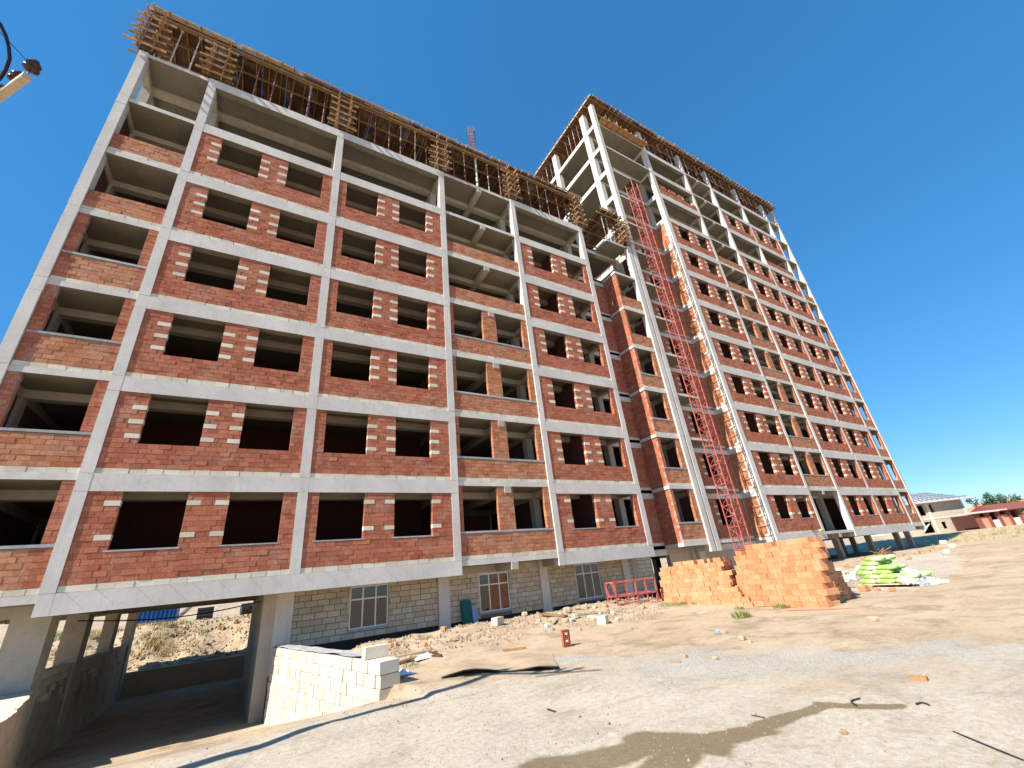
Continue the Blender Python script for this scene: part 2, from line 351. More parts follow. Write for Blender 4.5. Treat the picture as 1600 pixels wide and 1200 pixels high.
# ------------------------------------------------------------------ the two blocks
L = lambda k: 2.6 + 3.3*k
BL, CH = .31, .165                       # brick length and course height
BLOCK_A = thing('apartment_block', 'unfinished eight-storey brick and concrete block with roof formwork, left of the tall block', 'building', (10, 2, 0))
BLOCK_B = thing('apartment_block', 'unfinished thirteen-storey brick and concrete block, tallest building, on the right', 'building', (45, 2, 0))
for b_ in (BLOCK_A, BLOCK_B): b_['group'] = 'unfinished apartment blocks'
def part(mb, name, mat, par, smooth=False):
    off = par.location
    mb.v = [(x-off.x, y-off.y, z-off.z) for x, y, z in mb.v]
    o = mb.build(name, mat, par, smooth)
    if name in ('balcony_slab', 'side_beam', 'beam'):      # undersides in shuttering-stained concrete, darkened to carry their shade
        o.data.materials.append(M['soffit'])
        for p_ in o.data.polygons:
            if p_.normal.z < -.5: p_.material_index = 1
    return o
def column_mesh(a, b, y0, y1, z0, z1, levels):
    """cast storey by storey: recessed construction joints at slab top and beam bottom"""
    m = MB().box(a+.012, b-.012, y0+.012, y1-.01, z0, z1-.01); cuts = sorted(set([z0, z1] + [z for k in levels for z in (L(k), L(k)-.55) if z0+.2 < z < z1-.1]))
    for lo, hi in zip(cuts[:-1], cuts[1:]):
        j = R(-.005, .005); k = R(-.005, .005); m.box(a+k, b+k, y0+max(-.003, j), y1, lo+(.006 if lo > z0 else 0), hi-(.006 if hi < z1 else 0))
    return m
BRICKS = {0: [], 1: []}      # block -> (distance, wall part, box, kind)
FREE = {}
def add_brick(bi, wall, kind, x0, x1, y0, y1, z0, z1):
    d = (Vector(((x0+x1)/2, (y0+y1)/2, (z0+z1)/2)) - CAM).length
    BRICKS[bi].append((d, wall, kind, x0, x1, y0, y1, z0, z1, random.random()))
def lay(bi, wall, x0, x1, z0, z1, yf, yb, holes=(), kind='brick', mid=None, first='lime', lime=None, ragged=None, axis_y=False, quoins=True):
    """lay courses of brick between x0..x1; holes = [(a, b, zlo, zhi)]; mid=(a,b) uses the paler brick there"""
    z = z0; k = 0
    while z < z1-.03:
        h = min(CH if not (k == 0 and first == 'lime') else .17, z1-z); zc = z+h/2; c0, c1 = z+.005, z+h-.006
        segs = [(x0, x1, False, False)]
        for a, b, lo, hi in holes:
            if lo-.02 < zc < hi+.02:
                ns = []
                for s0, s1, el, er in segs:
                    if b <= s0 or a >= s1: ns.append((s0, s1, el, er)); continue
                    if a > s0+.03: ns.append((s0, a, el, True))
                    if b < s1-.03: ns.append((b, s1, True, er))
                segs = ns
        q = lime and k in lime
        for s0, s1, el, er in segs:
            if ragged and z > ragged((s0+s1)/2): continue
            kd = 'lime' if (k == 0 and first == 'lime') else kind; ln = .42 if kd == 'lime' else BL
            a, b = s0, s1
            if q and kd != 'lime' and quoins:
                if el and b-a > .45: add_brick(bi, wall, 'lime', a, a+.38, yf-.004, yb, c0, c1); a += .385
                if er and b-a > .45: add_brick(bi, wall, 'lime', b-.38, b, yf-.004, yb, c0, c1); b -= .385
            x = a - (ln/2 if k % 2 else 0) - (R(0, .05))
            while x < b-.01:
                lo_, hi_ = max(x, a), min(x+ln, b)
                if hi_-lo_ > .05 and not (ragged and z > ragged((lo_+hi_)/2)):
                    kk = kd
                    if mid and kd == 'brick' and mid[0] < (lo_+hi_)/2 < mid[1]: kk = 'brick_o'
                    j = R(-.006, .008); add_brick(bi, wall, kk, lo_+.004, hi_-.004, yf+j, yb, c0+R(-.002, .002), c1+R(-.002, .002))
                x += ln*R(.97, 1.03)
        z += h; k += 1
def mortar(par, rects, y0, y1, name='brick_wall'):
    m = MB()
    for a, b, lo, hi in rects:
        if b-a > .02 and hi-lo > .02: m.box(a, b, y0, y1, lo, hi)
    return part(m, name, M['mortar'], par)
def window_bay(bi, par, x0, x1, row, wins, sillh=1.0, lime=None):
    z0, z1 = L(row-1)+.003, L(row)-.55
    sl = L(row-1)+sillh; i = .014
    holes = [(a, b, sl, z1+1) for a, b in wins]
    rects = [(x0, x1, z0, sl-i)]; cur = x0
    for a, b in wins: rects.append((cur, a-i, sl-i, z1)); cur = b+i
    rects.append((cur, x1, sl-i, z1))
    wl_ = mortar(par, rects, .052, .225)
    lm = lime or ({5, 10, 13} if row == 1 else {7, 10, 13})
    if row == 1: lm = {8, 14}
    lay(bi, wl_, x0, x1, z0, z1, .035, .24, holes, lime=lm)
    if row == 1:
        for a, b in wins: part(MB().box(a-.1, b+.06, .02, .26, sl+.002, sl+.05), 'sill', M['cement'], par)
def balcony_bay(bi, par, x0, x1, row, opens, piers, cap, ph=1.12, yf=.075, mid=None, z0=None):
    z0 = (L(row-1)+.003) if z0 is None else z0; z1 = L(row)-.215
    ph = z0+ph
    i = .014; rects = [(x0, x1, z0, ph-i)]; holes = []
    top = z1 if piers else ph
    cur = x0
    if piers:
        for a, b in opens: rects.append((cur, a-i, ph-i, z1)); cur = b+i
        rects.append((cur, x1, ph-i, z1)); holes = [(a, b, ph, z1+1) for a, b in opens]
    wl_ = mortar(par, rects, yf+.017, yf+.17)
    lay(bi, wl_, x0, x1, z0, top, yf, yf+.18, holes, mid=mid, quoins=False)
    if cap: part(MB().box(x0+.01, x1-.01, yf-.02, yf+.2, ph, ph+.085), 'parapet_cap', M['cement'], par)
def beam(par, x0, x1, k, d=.55, y0=.004, y1=.34, name='beam'):
    part(MB().box(x0, x1, y0, y1, L(k)-d, L(k)), name, M['concrete'], par)

# ---- block A
CA = [(-3.0, -2.66), (-.3, .03), (5.68, 6.02), (11.70, 12.03), (16.95, 17.28), (22.97, 23.33)]
WIN = {1: [(.84, 2.47), (3.62, 5.23)], 2: [(6.42, 8.06), (9.23, 10.82)], 4: [(18.18, 19.8), (20.97, 22.62)]}
NA = 7
for i, (a, b) in enumerate(CA):
    part(column_mesh(a, b, 0, .42, L(0)-.551, L(NA), range(NA+1)), 'column', M['concrete'], BLOCK_A)
YC = [1.5, 6.5, 11.0, 14.6]
for a, b in CA + [(28.2, 28.57)]:
    for y in YC:
        if a < 0 and False: continue
        z0 = L(0) if b < 5 else -.3
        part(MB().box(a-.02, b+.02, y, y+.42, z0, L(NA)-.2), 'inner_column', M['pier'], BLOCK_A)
part(column_mesh(28.17, 28.59, .002, .42, 2.0, L(NA), range(NA+1)), 'column', M['concrete'], BLOCK_A)
for k in range(NA+1):
    # slab: main body behind the facade, balcony strips to the front
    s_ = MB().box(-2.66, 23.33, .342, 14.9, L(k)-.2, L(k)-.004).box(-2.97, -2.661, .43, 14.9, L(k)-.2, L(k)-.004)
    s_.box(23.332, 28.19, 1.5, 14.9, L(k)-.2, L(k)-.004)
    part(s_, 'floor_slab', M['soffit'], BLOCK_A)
    for (a, b) in ((-2.66, -.3), (12.03, 16.95)): part(MB().box(a, b, .06, .341, L(k)-.215, L(k)), 'balcony_slab', M['concrete'], BLOCK_A)
    part(MB().box(25.95, 28.2, .1, 1.498, L(k)-.2, L(k)), 'balcony_slab', M['concrete'], BLOCK_A)
    part(MB().box(23.33, 26.0, 1.5, 1.75, L(k)-.55, L(k)+.002), 'beam', M['concrete'], BLOCK_A)
    for a, b in ((.03, 5.68), (6.02, 11.70), (17.28, 22.97)): beam(BLOCK_A, a, b, k)
    # inner beams: one along the front rooms, cross beams at columns, mid beam of the balcony bay
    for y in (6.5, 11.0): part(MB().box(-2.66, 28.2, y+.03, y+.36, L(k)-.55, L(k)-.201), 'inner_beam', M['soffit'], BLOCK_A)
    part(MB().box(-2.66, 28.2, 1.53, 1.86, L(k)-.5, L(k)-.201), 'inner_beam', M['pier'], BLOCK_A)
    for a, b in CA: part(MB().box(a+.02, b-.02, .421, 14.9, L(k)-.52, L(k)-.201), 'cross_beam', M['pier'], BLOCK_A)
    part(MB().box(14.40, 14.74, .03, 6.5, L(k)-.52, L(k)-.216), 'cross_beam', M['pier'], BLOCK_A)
for row in range(1, 7):
    for bay, wins in WIN.items():
        x0, x1 = CA[bay][1]+.002, CA[bay+1][0]-.002
        window_bay(0, BLOCK_A, x0, x1, row, wins)
    p = row <= 4
    balcony_bay(0, BLOCK_A, -2.655, -.302, row, [(-2.33, -.62)], p, p, 1.2 if p else 1.0, mid=(-2.3, -.65))
    balcony_bay(0, BLOCK_A, 12.032, 16.948, row, [(12.25, 14.0), (14.85, 16.6)], p, p, 1.05 if p else .95, mid=(12.55, 16.9))
    balcony_bay(0, BLOCK_A, 26.0, 28.19, row, [(26.22, 27.75)], p, p, 1.05, yf=.12, mid=(26.3, 28.2))
    # wall of the recess beside the sixth column and the side of the projecting balcony
    z0, z1 = L(row-1)+.004, L(row)-.552
    wl_ = mortar(BLOCK_A, [(24.1, 26.0, z0, z1)], 1.54, 1.74)
    lay(0, wl_, 24.1, 26.0, z0, z1, 1.52, 1.75, [], lime={4, 7, 10, 13})
    for c in (4, 7, 10, 13): add_brick(0, wl_, 'lime', 24.1, 24.5, 1.51, 1.76, z0+c*CH, z0+c*CH+.155)
    m = MB().box(26.012, 26.16, .14, 1.52, z0, L(row)-.202); sw = part(m, 'brick_wall', M['mortar'], BLOCK_A)
    z = z0; k = 0
    while z < L(row)-.26:
        y = .13 - (BL/2 if k % 2 else 0)
        while y < 1.5:
            a, b = max(.13, y), min(1.52, y+BL)
            if b-a > .04: add_brick(0, sw, 'brick', 26.0+R(-.006, .006), 26.17, a+.004, b-.004, z+.005, z+CH-.005)
            y += BL
        z += CH; k += 1
    # partitions added to keep the rooms behind the openings dark, brick colour darkened too
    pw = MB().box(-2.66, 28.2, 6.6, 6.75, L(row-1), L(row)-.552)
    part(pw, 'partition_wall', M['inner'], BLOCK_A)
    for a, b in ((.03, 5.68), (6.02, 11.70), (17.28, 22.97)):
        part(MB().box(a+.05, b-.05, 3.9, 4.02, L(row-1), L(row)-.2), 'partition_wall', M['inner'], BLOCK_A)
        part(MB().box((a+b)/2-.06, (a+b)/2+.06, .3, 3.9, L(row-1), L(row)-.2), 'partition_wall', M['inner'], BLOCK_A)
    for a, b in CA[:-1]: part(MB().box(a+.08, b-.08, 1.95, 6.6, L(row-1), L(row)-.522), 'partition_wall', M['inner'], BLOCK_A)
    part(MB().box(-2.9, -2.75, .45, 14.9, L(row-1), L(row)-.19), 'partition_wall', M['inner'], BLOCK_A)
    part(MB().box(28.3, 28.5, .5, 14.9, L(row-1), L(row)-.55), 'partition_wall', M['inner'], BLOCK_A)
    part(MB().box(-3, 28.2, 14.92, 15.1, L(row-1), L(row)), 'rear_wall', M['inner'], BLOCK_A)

# ---- block B
NB = 12
CB = [(28.73, 29.16), (35.36, 35.86), (41.90, 42.22), (46.90, 47.23), (52.98, 53.27), (59.14, 59.45), (61.90, 62.2)]
WB = {1: [(36.85, 38.5), (39.75, 41.35)], 3: [(48.25, 49.9), (51.1, 52.75)], 4: [(54.15, 55.75), (57.1, 58.7)]}
for i, (a, b) in enumerate(CB):
    part(column_mesh(a, b, 0 if i != 4 else .012, .45, L(0)-.551 if i else 2.0, L(NB)+2.75, range(NB+1)), 'column', M['concrete'], BLOCK_B)
    for y in ((1.3, 6.3, 11.0, 14.6) if i == 0 else YC):
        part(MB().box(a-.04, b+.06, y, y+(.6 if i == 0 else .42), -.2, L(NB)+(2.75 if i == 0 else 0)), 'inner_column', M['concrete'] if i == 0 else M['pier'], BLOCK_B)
for k in range(NB+1):
    s_ = MB().box(35.86, 62.2, .342, 14.9, L(k)-.2, L(k)-.004).box(29.16, 35.859, 1.46, 14.9, L(k)-.2, L(k)-.004)
    part(s_, 'floor_slab', M['soffit'], BLOCK_B)
    xe = 35.36 if k >= 11 else 31.7
    part(MB().box(29.16, xe, .05, 1.458, L(k)-.18, L(k)), 'balcony_slab', M['concrete'], BLOCK_B)
    part(MB().box(29.16, 35.36, 1.461, 1.75, L(k)-.55, L(k)+.003), 'beam', M['concrete'], BLOCK_B)
    part(MB().box(35.365, 35.86, .451, 1.9, L(k)-.55, L(k)+.002), 'beam', M['concrete'], BLOCK_B)
    for a, b in ((35.86, 41.90), (47.23, 52.98), (53.27, 59.14)): beam(BLOCK_B, a, b, k)
    for a, b in ((42.22, 46.90), (59.45, 61.90)): part(MB().box(a, b, .04, .341, L(k)-.2, L(k)), 'balcony_slab', M['concrete'], BLOCK_B)
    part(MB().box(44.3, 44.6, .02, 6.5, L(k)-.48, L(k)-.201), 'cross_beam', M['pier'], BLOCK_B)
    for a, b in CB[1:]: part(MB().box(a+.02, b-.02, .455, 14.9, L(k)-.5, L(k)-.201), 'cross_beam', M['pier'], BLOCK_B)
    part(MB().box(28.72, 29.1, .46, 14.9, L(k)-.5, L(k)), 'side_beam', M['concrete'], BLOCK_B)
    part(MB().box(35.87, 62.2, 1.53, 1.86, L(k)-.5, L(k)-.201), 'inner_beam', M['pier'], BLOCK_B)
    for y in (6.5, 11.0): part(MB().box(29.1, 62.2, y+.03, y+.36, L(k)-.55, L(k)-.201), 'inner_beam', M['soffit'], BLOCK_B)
for row in range(1, 12):
    z0, z1 = L(row-1)+.004, L(row)-.552
    for bay, wins in WB.items():
        x0, x1 = CB[bay][1]+.002, CB[bay+1][0]-.002
        if row <= 9: window_bay(1, BLOCK_B, x0, x1, row, wins)
        elif row == 11 and bay in (3, 4): window_bay(1, BLOCK_B, x0, x1, row, wins)
        elif row == 11 and bay == 1:
            rg = lambda x: L(10)+.75+.75*abs(math.sin(x*2.1))*(1 if 36.3 < x < 41 else 1.2)
            wl_ = mortar(BLOCK_B, [(x0, x1, z0, L(10)+.7)], .052, .2); lay(1, wl_, x0, x1, z0, z1, .035, .24, [(39.9, 41.3, L(10)+1, 99)], lime={6, 9, 12}, ragged=rg)
        elif row == 10 and bay == 4:
            wl_ = mortar(BLOCK_B, [(x0, x1, z0, z0+.8)], .052, .2); lay(1, wl_, x0, x1, z0, z0+.82, .035, .24)
    if row <= 9:
        p = row <= 7
        if row > 1: balcony_bay(1, BLOCK_B, 42.222, 46.898, row, [(42.42, 44.1), (44.95, 46.65)], p, p, 1.05 if p else .95, mid=(42.5, 46.8))
        balcony_bay(1, BLOCK_B, 59.452, 61.898, row, [(59.9, 61.6)], p, False, 1.0, mid=(59.9, 61.6))
        # notch behind the hoist: rear wall in shade and the lit flank of the right-hand wing
        wl_ = mortar(BLOCK_B, [(31.2, 32.2, z0, z1), (33.6, 35.36, z0, z1), (32.2, 33.6, z0, L(row-1)+.95)], 1.54, 1.72)
        lay(1, wl_, 31.2, 35.35, z0, z1, 1.52, 1.74, [(32.2, 33.6, L(row-1)+.95, 99)], lime={7, 10, 13})
        sw = part(MB().box(35.415, 35.6, .46, 1.53, z0, z1), 'brick_wall', M['mortar'], BLOCK_B)
        z = z0; k = 0
        while z < z1-.05:
            y = .455 - (BL/2 if k % 2 else 0)
            while y < 1.5:
                a, b = max(.455, y), min(1.53, y+BL)
                if b-a > .04: add_brick(1, sw, 'lime' if (k in (0, 8) and y < .6) else 'brick_o', 35.4+R(-.006, .006), 35.6, a+.004, b-.004, z+.005, min(z+CH-.005, z1))
                y += BL
            z += CH; k += 1
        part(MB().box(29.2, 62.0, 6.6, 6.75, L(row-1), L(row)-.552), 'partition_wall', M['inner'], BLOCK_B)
        for a, b in ((35.86, 41.90), (47.23, 52.98), (53.27, 59.14)):  # near partitions added to darken the rooms
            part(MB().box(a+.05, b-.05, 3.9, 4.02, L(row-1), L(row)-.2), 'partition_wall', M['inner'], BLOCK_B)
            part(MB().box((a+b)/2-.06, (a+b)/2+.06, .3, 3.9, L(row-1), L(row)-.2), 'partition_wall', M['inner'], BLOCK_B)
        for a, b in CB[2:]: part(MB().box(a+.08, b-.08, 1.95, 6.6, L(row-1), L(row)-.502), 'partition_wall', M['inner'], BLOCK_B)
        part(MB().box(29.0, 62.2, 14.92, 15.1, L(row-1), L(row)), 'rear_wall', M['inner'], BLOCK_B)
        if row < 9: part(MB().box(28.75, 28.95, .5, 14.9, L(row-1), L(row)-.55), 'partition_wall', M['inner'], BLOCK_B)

# form ties and wire ends left sticking out along the tops of the facade beams
for par, spans_, n_ in ((BLOCK_A, ((-.2, 5.7), (6.0, 11.8), (17.3, 23.2)), NA), (BLOCK_B, ((35.9, 41.9), (47.3, 53), (53.3, 59.1)), NB)):
    m = MB()
    for k in range(n_+1):
        for a, b in spans_:
            x = a+R(.1, .5)
            while x < b:
                ln = R(.05, .11) if k < 3 or random.random() < .5 else R(.015, .05)
                m.bar((x, .05, L(k)-R(.0, .05)), (x+R(-.02, .02), -ln, L(k)-R(.0, .05)), .007); x += R(.55, .95)
    o = part(m, 'form_ties', M['rust'], par); o['kind'] = 'stuff'
# ---- ground storey of block A: limestone infill, windows, bitumen plinth
GW = [(8.0, 9.48, .58, 'w'), (13.5, 15.05, .5, 'w'), (18.97, 20.6, .42, 'w')]
zt = 2.395
GCOL = [(5.5, 6.06), (11.55, 12.05), (16.75, 17.2), (22.2, 22.65)]
for a, b in GCOL: part(MB().box(a, b, 1.44, 1.98, -.4, zt), 'ground_column', M['concrete'], BLOCK_A)
part(MB().box(6.06, 24.6, 1.56, 1.95, -.5, .28), 'plinth', M['bitumen'], BLOCK_A)
gwall = MB(); spans = [(6.06, 11.55), (12.05, 16.75), (17.2, 22.2), (22.65, 24.6)]
for x0, x1 in spans:
    cur = x0
    for a, b, s, _ in GW:
        if x0 < a < x1: gwall.box(cur, a, 1.575, 1.85, .281, zt); gwall.box(a, b, 1.575, 1.85, .281, s-.05); cur = b
    gwall.box(cur, x1, 1.575, 1.85, .281, zt)
gw = part(gwall, 'limestone_wall', M['mortar_l'], BLOCK_A)
for x0, x1 in spans:
    z = .285; k = 0
    while z < zt-.06:
        h_ = min(.205, zt-z); x = x0 - (.21 if k % 2 else 0) - R(0, .08)
        while x < x1:
            ln = R(.38, .46); a, b = max(x, x0), min(x+ln, x1)
            for wa, wb, s, _ in GW:
                if z+h_ > s-.05:
                    if a < wb and b > wa:
                        if a < wa: b = wa
                        elif b > wb: a = wb
                        else: a = b
            if b-a > .06: add_brick(0, gw, 'lime_d', a+.010, b-.010, 1.53+R(-.01, .012), 1.8, z+.010, z+h_-.010)
            x += ln
        z += h_; k += 1
for wi, (a, b, s, _) in enumerate(GW):
    fr = MB(); t_ = .055; y0, y1 = 1.58, 1.64; z1 = 2.06; zm = z1-.5
    for x in (a, a+(b-a)/3-t_/2, a+2*(b-a)/3-t_/2, b-t_): fr.box(x, x+t_, y0, y1, s, z1)
    for z in (s, zm, z1-t_): fr.box(a+t_, b-t_, y0+.004, y1-.004, z, z+t_)
    wf = part(fr, 'window', M['pvc'], BLOCK_A)
    for q in range(3):
        for lo, hi in ((s, zm), (zm, z1)):
            xa, xb = a+(b-a)*q/3+.02, a+(b-a)*(q+1)/3-.02
            pm_ = MB().box(xa, xb, 1.605, 1.613, lo+.03, hi-.01)
            pm_.v = [(x-10, y-2, z) for x, y, z in pm_.v]; pm_.build('pane', M['glass'], wf)
    part(MB().box(a-.06, b+.06, 1.5, 1.66, s-.07, s-.004), 'sill', M['cement'], BLOCK_A)
    part(MB().box(a, b, 1.57, 1.9, 2.062, zt), 'lintel', M['concrete'], BLOCK_A)
part(MB().box(6.06, 24.6, 5.5, 5.7, -.5, zt), 'inner_wall', M['inner'], BLOCK_A)
part(MB().box(26.3, 28.6, 1.6, 1.9, -.5, zt), 'limestone_wall', M['lime_d'], BLOCK_A)
# passage: piers on the left, rough wall between them, dark right-hand wall
for y, xa in ((1.5, -1.1), (5.5, -.84), (10.3, -.66), (15.0, -.6)):
    part(MB().box(xa, -.25, y, y+.8, -2.2, L(0)-.201), 'pier', M['pier'], BLOCK_A)
part(MB().box(5.1, 5.5, 1.46, 14.9, -2.2, zt), 'passage_wall', M['lime_d'], BLOCK_A)
for y0, y1 in ((2.36, 5.49), (6.36, 10.29), (11.16, 14.99)):
    bw = part(MB().box(-.74, -.37, y0, y1, -2.2, .6), 'limestone_wall', M['mortar'], BLOCK_A)
    z = -1.9; k = 0
    while z < .58:
        y = y0 - (.2 if k % 2 else 0)
        while y < y1:
            a, b = max(y, y0), min(y+.4, y1)
            if b-a > .06: add_brick(0, bw, 'lime_d', -.7, -.33+R(-.015, .015), a+.01, b-.01, z+.01, z+.2)
            y += .4
        z += .21; k += 1
part(MB().box(-1.2, 6.2, 16.2, 16.6, -2.2, -.75), 'rear_wall', M['lime_d'], BLOCK_A)
part(MB().box(-3.0, 6.2, 15.11, 17.0, L(0)-.42, L(0)-.2), 'rear_sun_blocker', M['soffit'], BLOCK_A)  # added slab strip, keeps stray sun off the passage rear wall
# ---- ground storey of block B: closed core, then open bays on columns
part(MB().box(29.2, 42.0, 1.56, 1.86, -.4, zt), 'limestone_wall', M['lime_d'], BLOCK_B)
part(MB().box(42.3, 52.5, 9.0, 9.2, -.4, zt), 'inner_wall', M['inner'], BLOCK_B)
part(MB().box(41.9, 42.2, 1.9, 9.0, -.4, zt), 'inner_wall', M['inner'], BLOCK_B)
part(MB().box(42.222, 46.898, .36, 2.2, L(0)-.202, L(0)+.02), 'entrance_slab', M['concrete'], BLOCK_B)

# ---- turn the recorded bricks into objects: the nearest 300 of a kind singly, the rest as one part
def unit_mesh(name, mat, tone): return MB().box(-.5, .5, -.5, .5, -.5, .5, tone).mesh(name, mat)
def in_view(p):
    d = Vector(p)-CAM; z = d.dot(_f)
    return z > 0 and abs(d.dot(_R)/z*FPX) < 800 and abs(d.dot(_U)/z*FPX) < 600
KINDM = {'brick': 'brick', 'brick_o': 'brick_o', 'lime': 'lime', 'lime_d': 'lime_d'}
for bi, par in ((0, BLOCK_A), (1, BLOCK_B)):
    single = []; rest = {}
    for fam, cap_ in ((('brick', 'brick_o'), 300), (('lime', 'lime_d'), 300)):
        lst = sorted((b for b in BRICKS[bi] if b[2] in fam), key=lambda b: b[0]); cnt = 0
        for b in lst:
            c = ((b[3]+b[4])/2, b[5], (b[7]+b[8])/2)
            if bi == 0 and cnt < cap_ and in_view(c) and max(b[4]-b[3], b[6]-b[5]) > .1: single.append(b); cnt += 1
            else: rest.setdefault(b[2], MB()).box(*b[3:9], b[9])
    meshes = {}
    for d, wall, kind, x0, x1, y0, y1, z0, z1, tn in single:
        key = (kind, int(tn*7))
        if key not in meshes: meshes[key] = unit_mesh('brick' if kind.startswith('brick') else 'limestone_block', M[KINDM[kind]], (key[1]+.5)/7)
        o = put('brick' if kind.startswith('brick') else 'limestone_block', meshes[key], wall, Vector(((x0+x1)/2, (y0+y1)/2, (z0+z1)/2))-par.location)
        o.scale = (x1-x0, y1-y0, z1-z0)
    for fam, nm in ((('brick', 'brick_o'), 'brickwork'), (('lime', 'lime_d'), 'limestone_blockwork')):
        ms = [k for k in fam if k in rest]
        if not ms: continue
        mb = MB(); idx = []
        for i, k in enumerate(ms):
            o_ = len(mb.v); mb.v += rest[k].v; mb.f += [tuple(q+o_ for q in f) for f in rest[k].f]; mb.t += rest[k].t; idx += [i]*len(rest[k].f)
        o = part(mb, nm, M[KINDM[ms[0]]], par); o['kind'] = 'stuff'
        for k in ms[1:]: o.data.materials.append(M[KINDM[k]])
        o.data.polygons.foreach_set('material_index', idx)

# ------------------------------------------------------------------ roof formwork
def deck(name, label, x0, x1, y0, y1, z, loc, side_w=1.0):
    """shuttering deck: board panels on joists and bearers, with an edge board"""
    t = thing(name, label, 'formwork', loc, 0, 'roof formwork decks'); o = Vector(loc)
    def pp(mb, nm, mat):
        mb.v = [(x-o.x, y-o.y, zz-o.z) for x, y, zz in mb.v]; return mb.build(nm, mat, t)
    x = x0; k = 0
    while x < x1-.1:
        b = min(x+R(1.1, 1.3), x1); e = R(-.06, .05)
        pp(MB().box(x+.006, b-.006, y0+e, y1, z-.03, z+R(0, .012)), 'deck_board', M['timber_d']); x = b; k += 1
    y = y0+.12
    for q in range(4):
        pp(MB().box(x0-.1-R(0, .25), x1+.1+R(0, .2), y, y+.06, z-.3, z-.151), 'bearer', M['timber']); y += (1.2 if q else .9)
    x = x0+.15
    while x < x1:
        pp(MB().box(x, x+.05, y0-.18-R(0, .2), y0+3.4, z-.15, z-.031), 'joist', M['timber']); x += .62+R(-.05, .05)
    x = x0
    while x < x1-.2:
        b = min(x+R(2.6, 3.6), x1); pp(MB().bar((x, y0-.1, z-.09+R(-.03, .03)), (b-.03, y0-.1, z-.09+R(-.03, .03)), .03, .2), 'edge_board', M['timber_d'] if random.random() < .5 else M['timber']); x = b
    x = x0
    while x < x1-.2:
        b = min(x+R(1.6, 3.0), x1); q = R(-.02, .05)
        pp(MB().bar((x, y0-.14+q, z+.07), (b-.05, y0-.14-q, z+.07+R(-.02, .05)), .10, .03), 'loose_plank', M['timber_p']); x = b + R(0, .5)
    return t, pp
dA, ppA = deck('formwork_deck', 'brown timber roof formwork deck along the front of the lower block', -3.2, 23.6, -.15, 14.5, L(8)-.25, (10, 0, L(8)))
dA2, pp2 = deck('formwork_deck', 'small timber formwork deck over the balcony bay beside the tall block', 25.8, 28.3, -.05, 4.0, L(8)-.25, (27, 0, L(8)))
dB, ppB = deck('formwork_deck', 'long timber formwork deck on top of the tall block', 28.5, 62.7, -.35, 14.8, L(13)+.05, (45, 0, L(13)))
# rear and left upstands of the tall deck, seen from below at its corner
for y in [i*.7 for i in range(20)]: ppB(MB().box(28.15-R(0, .15), 30.5, y, y+.05, L(13)-.1, L(13)+.019), 'joist', M['timber'])
ppB(MB().bar((28.42, -.4, L(13)+.06), (28.42, 14.9, L(13)+.06), .05, .22), 'edge_board', M['timber_p'])
ppA(MB().box(-2.9, 23.2, 5.2, 5.26, L(7), L(8)-.4), 'back_panel', M['timber_d'])
ppA(MB().bar((-3.1, -.2, L(8)-.62), (8.4, -.2, L(8)-.55), .03, .13), 'ledger_board', M['timber'])
ppA(MB().bar((8.4, -.2, L(8)-.6), (23.5, -.2, L(8)-.56), .03, .13), 'ledger_board', M['timber'])
# crossing working deck boards half way up beside the hoist top
WP = thing('working_platform', 'cantilevered timber platform with loose sticks below the tall block roof corner', 'platform', (32, 0, L(12)))
for i in range(10): MB().bar((-2.9+.02*i, -.55+i*.14, .05), (3.5, -.55+i*.14, .04+R(0, .04)), .13, .035).build('plank', M['timber'], WP)
for i in range(9): MB().bar((-2.7+i*.74, -.75, -.02), (-2.7+i*.74, 1.2, -.02), .07, .1).build('joist', M['timber'], WP)
for i in range(26):
    x = R(-2.4, 3.2); MB().bar((x, R(-.5, -.1), .08), (x+R(-.4, .4), R(-.7, -.2), R(.25, .8)), .05, .025).build('loose_stick', M['timber_p'], WP)

# column shutters with protruding yokes
def shutter():
    t = thing('column_formwork', 'x', 'formwork', (0, 0, 0), 0, 'timber column formwork on the lower block')
    for s in (-1, 1):
        for k in (-1, 1): MB().bar((k*.27, s*.24, 0), (k*.27, s*.24, 2.7), .09, .05).build('upright', M['timber'], t)
        MB().box(-.2, .2, s*.19-.012, s*.19+.012, .02, 2.66).build('side_panel', M['timber_d'], t)
        MB().box(s*.2-.012, s*.2+.012, -.17, .17, .02, 2.66).build('side_panel', M['timber_d'], t)
    for i in range(5):
        z = .25+i*.54
        for s in (-1, 1):
            MB().bar((-.68-R(0, .15), s*.30, z+R(-.04, .04)), (.66+R(0, .15), s*.30, z+R(-.04, .04)), .07, .1).build('yoke', M['timber'], t)
            MB().bar((s*.33, -.66-R(0, .15), z+.14+R(-.03, .03)), (s*.33, .6+R(0, .1), z+.14), .07, .1).build('yoke', M['timber'], t)
    return t
sh0 = shutter()
SHX = [(-2.83, 'at the left corner'), (-.13, 'above the second column'), (5.85, 'above the third column'), (11.87, 'above the fourth column'), (17.1, 'above the fifth column'), (23.15, 'above the sixth column'), (28.0, 'beside the tall block')]
for i, (x, wh) in enumerate(SHX):
    lb = 'yellow timber column formwork with jutting yokes on the lower block roof, '+wh
    if i == 0: sh0.location = (x, .12, L(7)+.005); sh0['label'] = lb
    else: copy_thing(sh0, (x, .12, L(7)+.005), R(-.06, .06) + (math.pi if i % 2 else 0), lb)

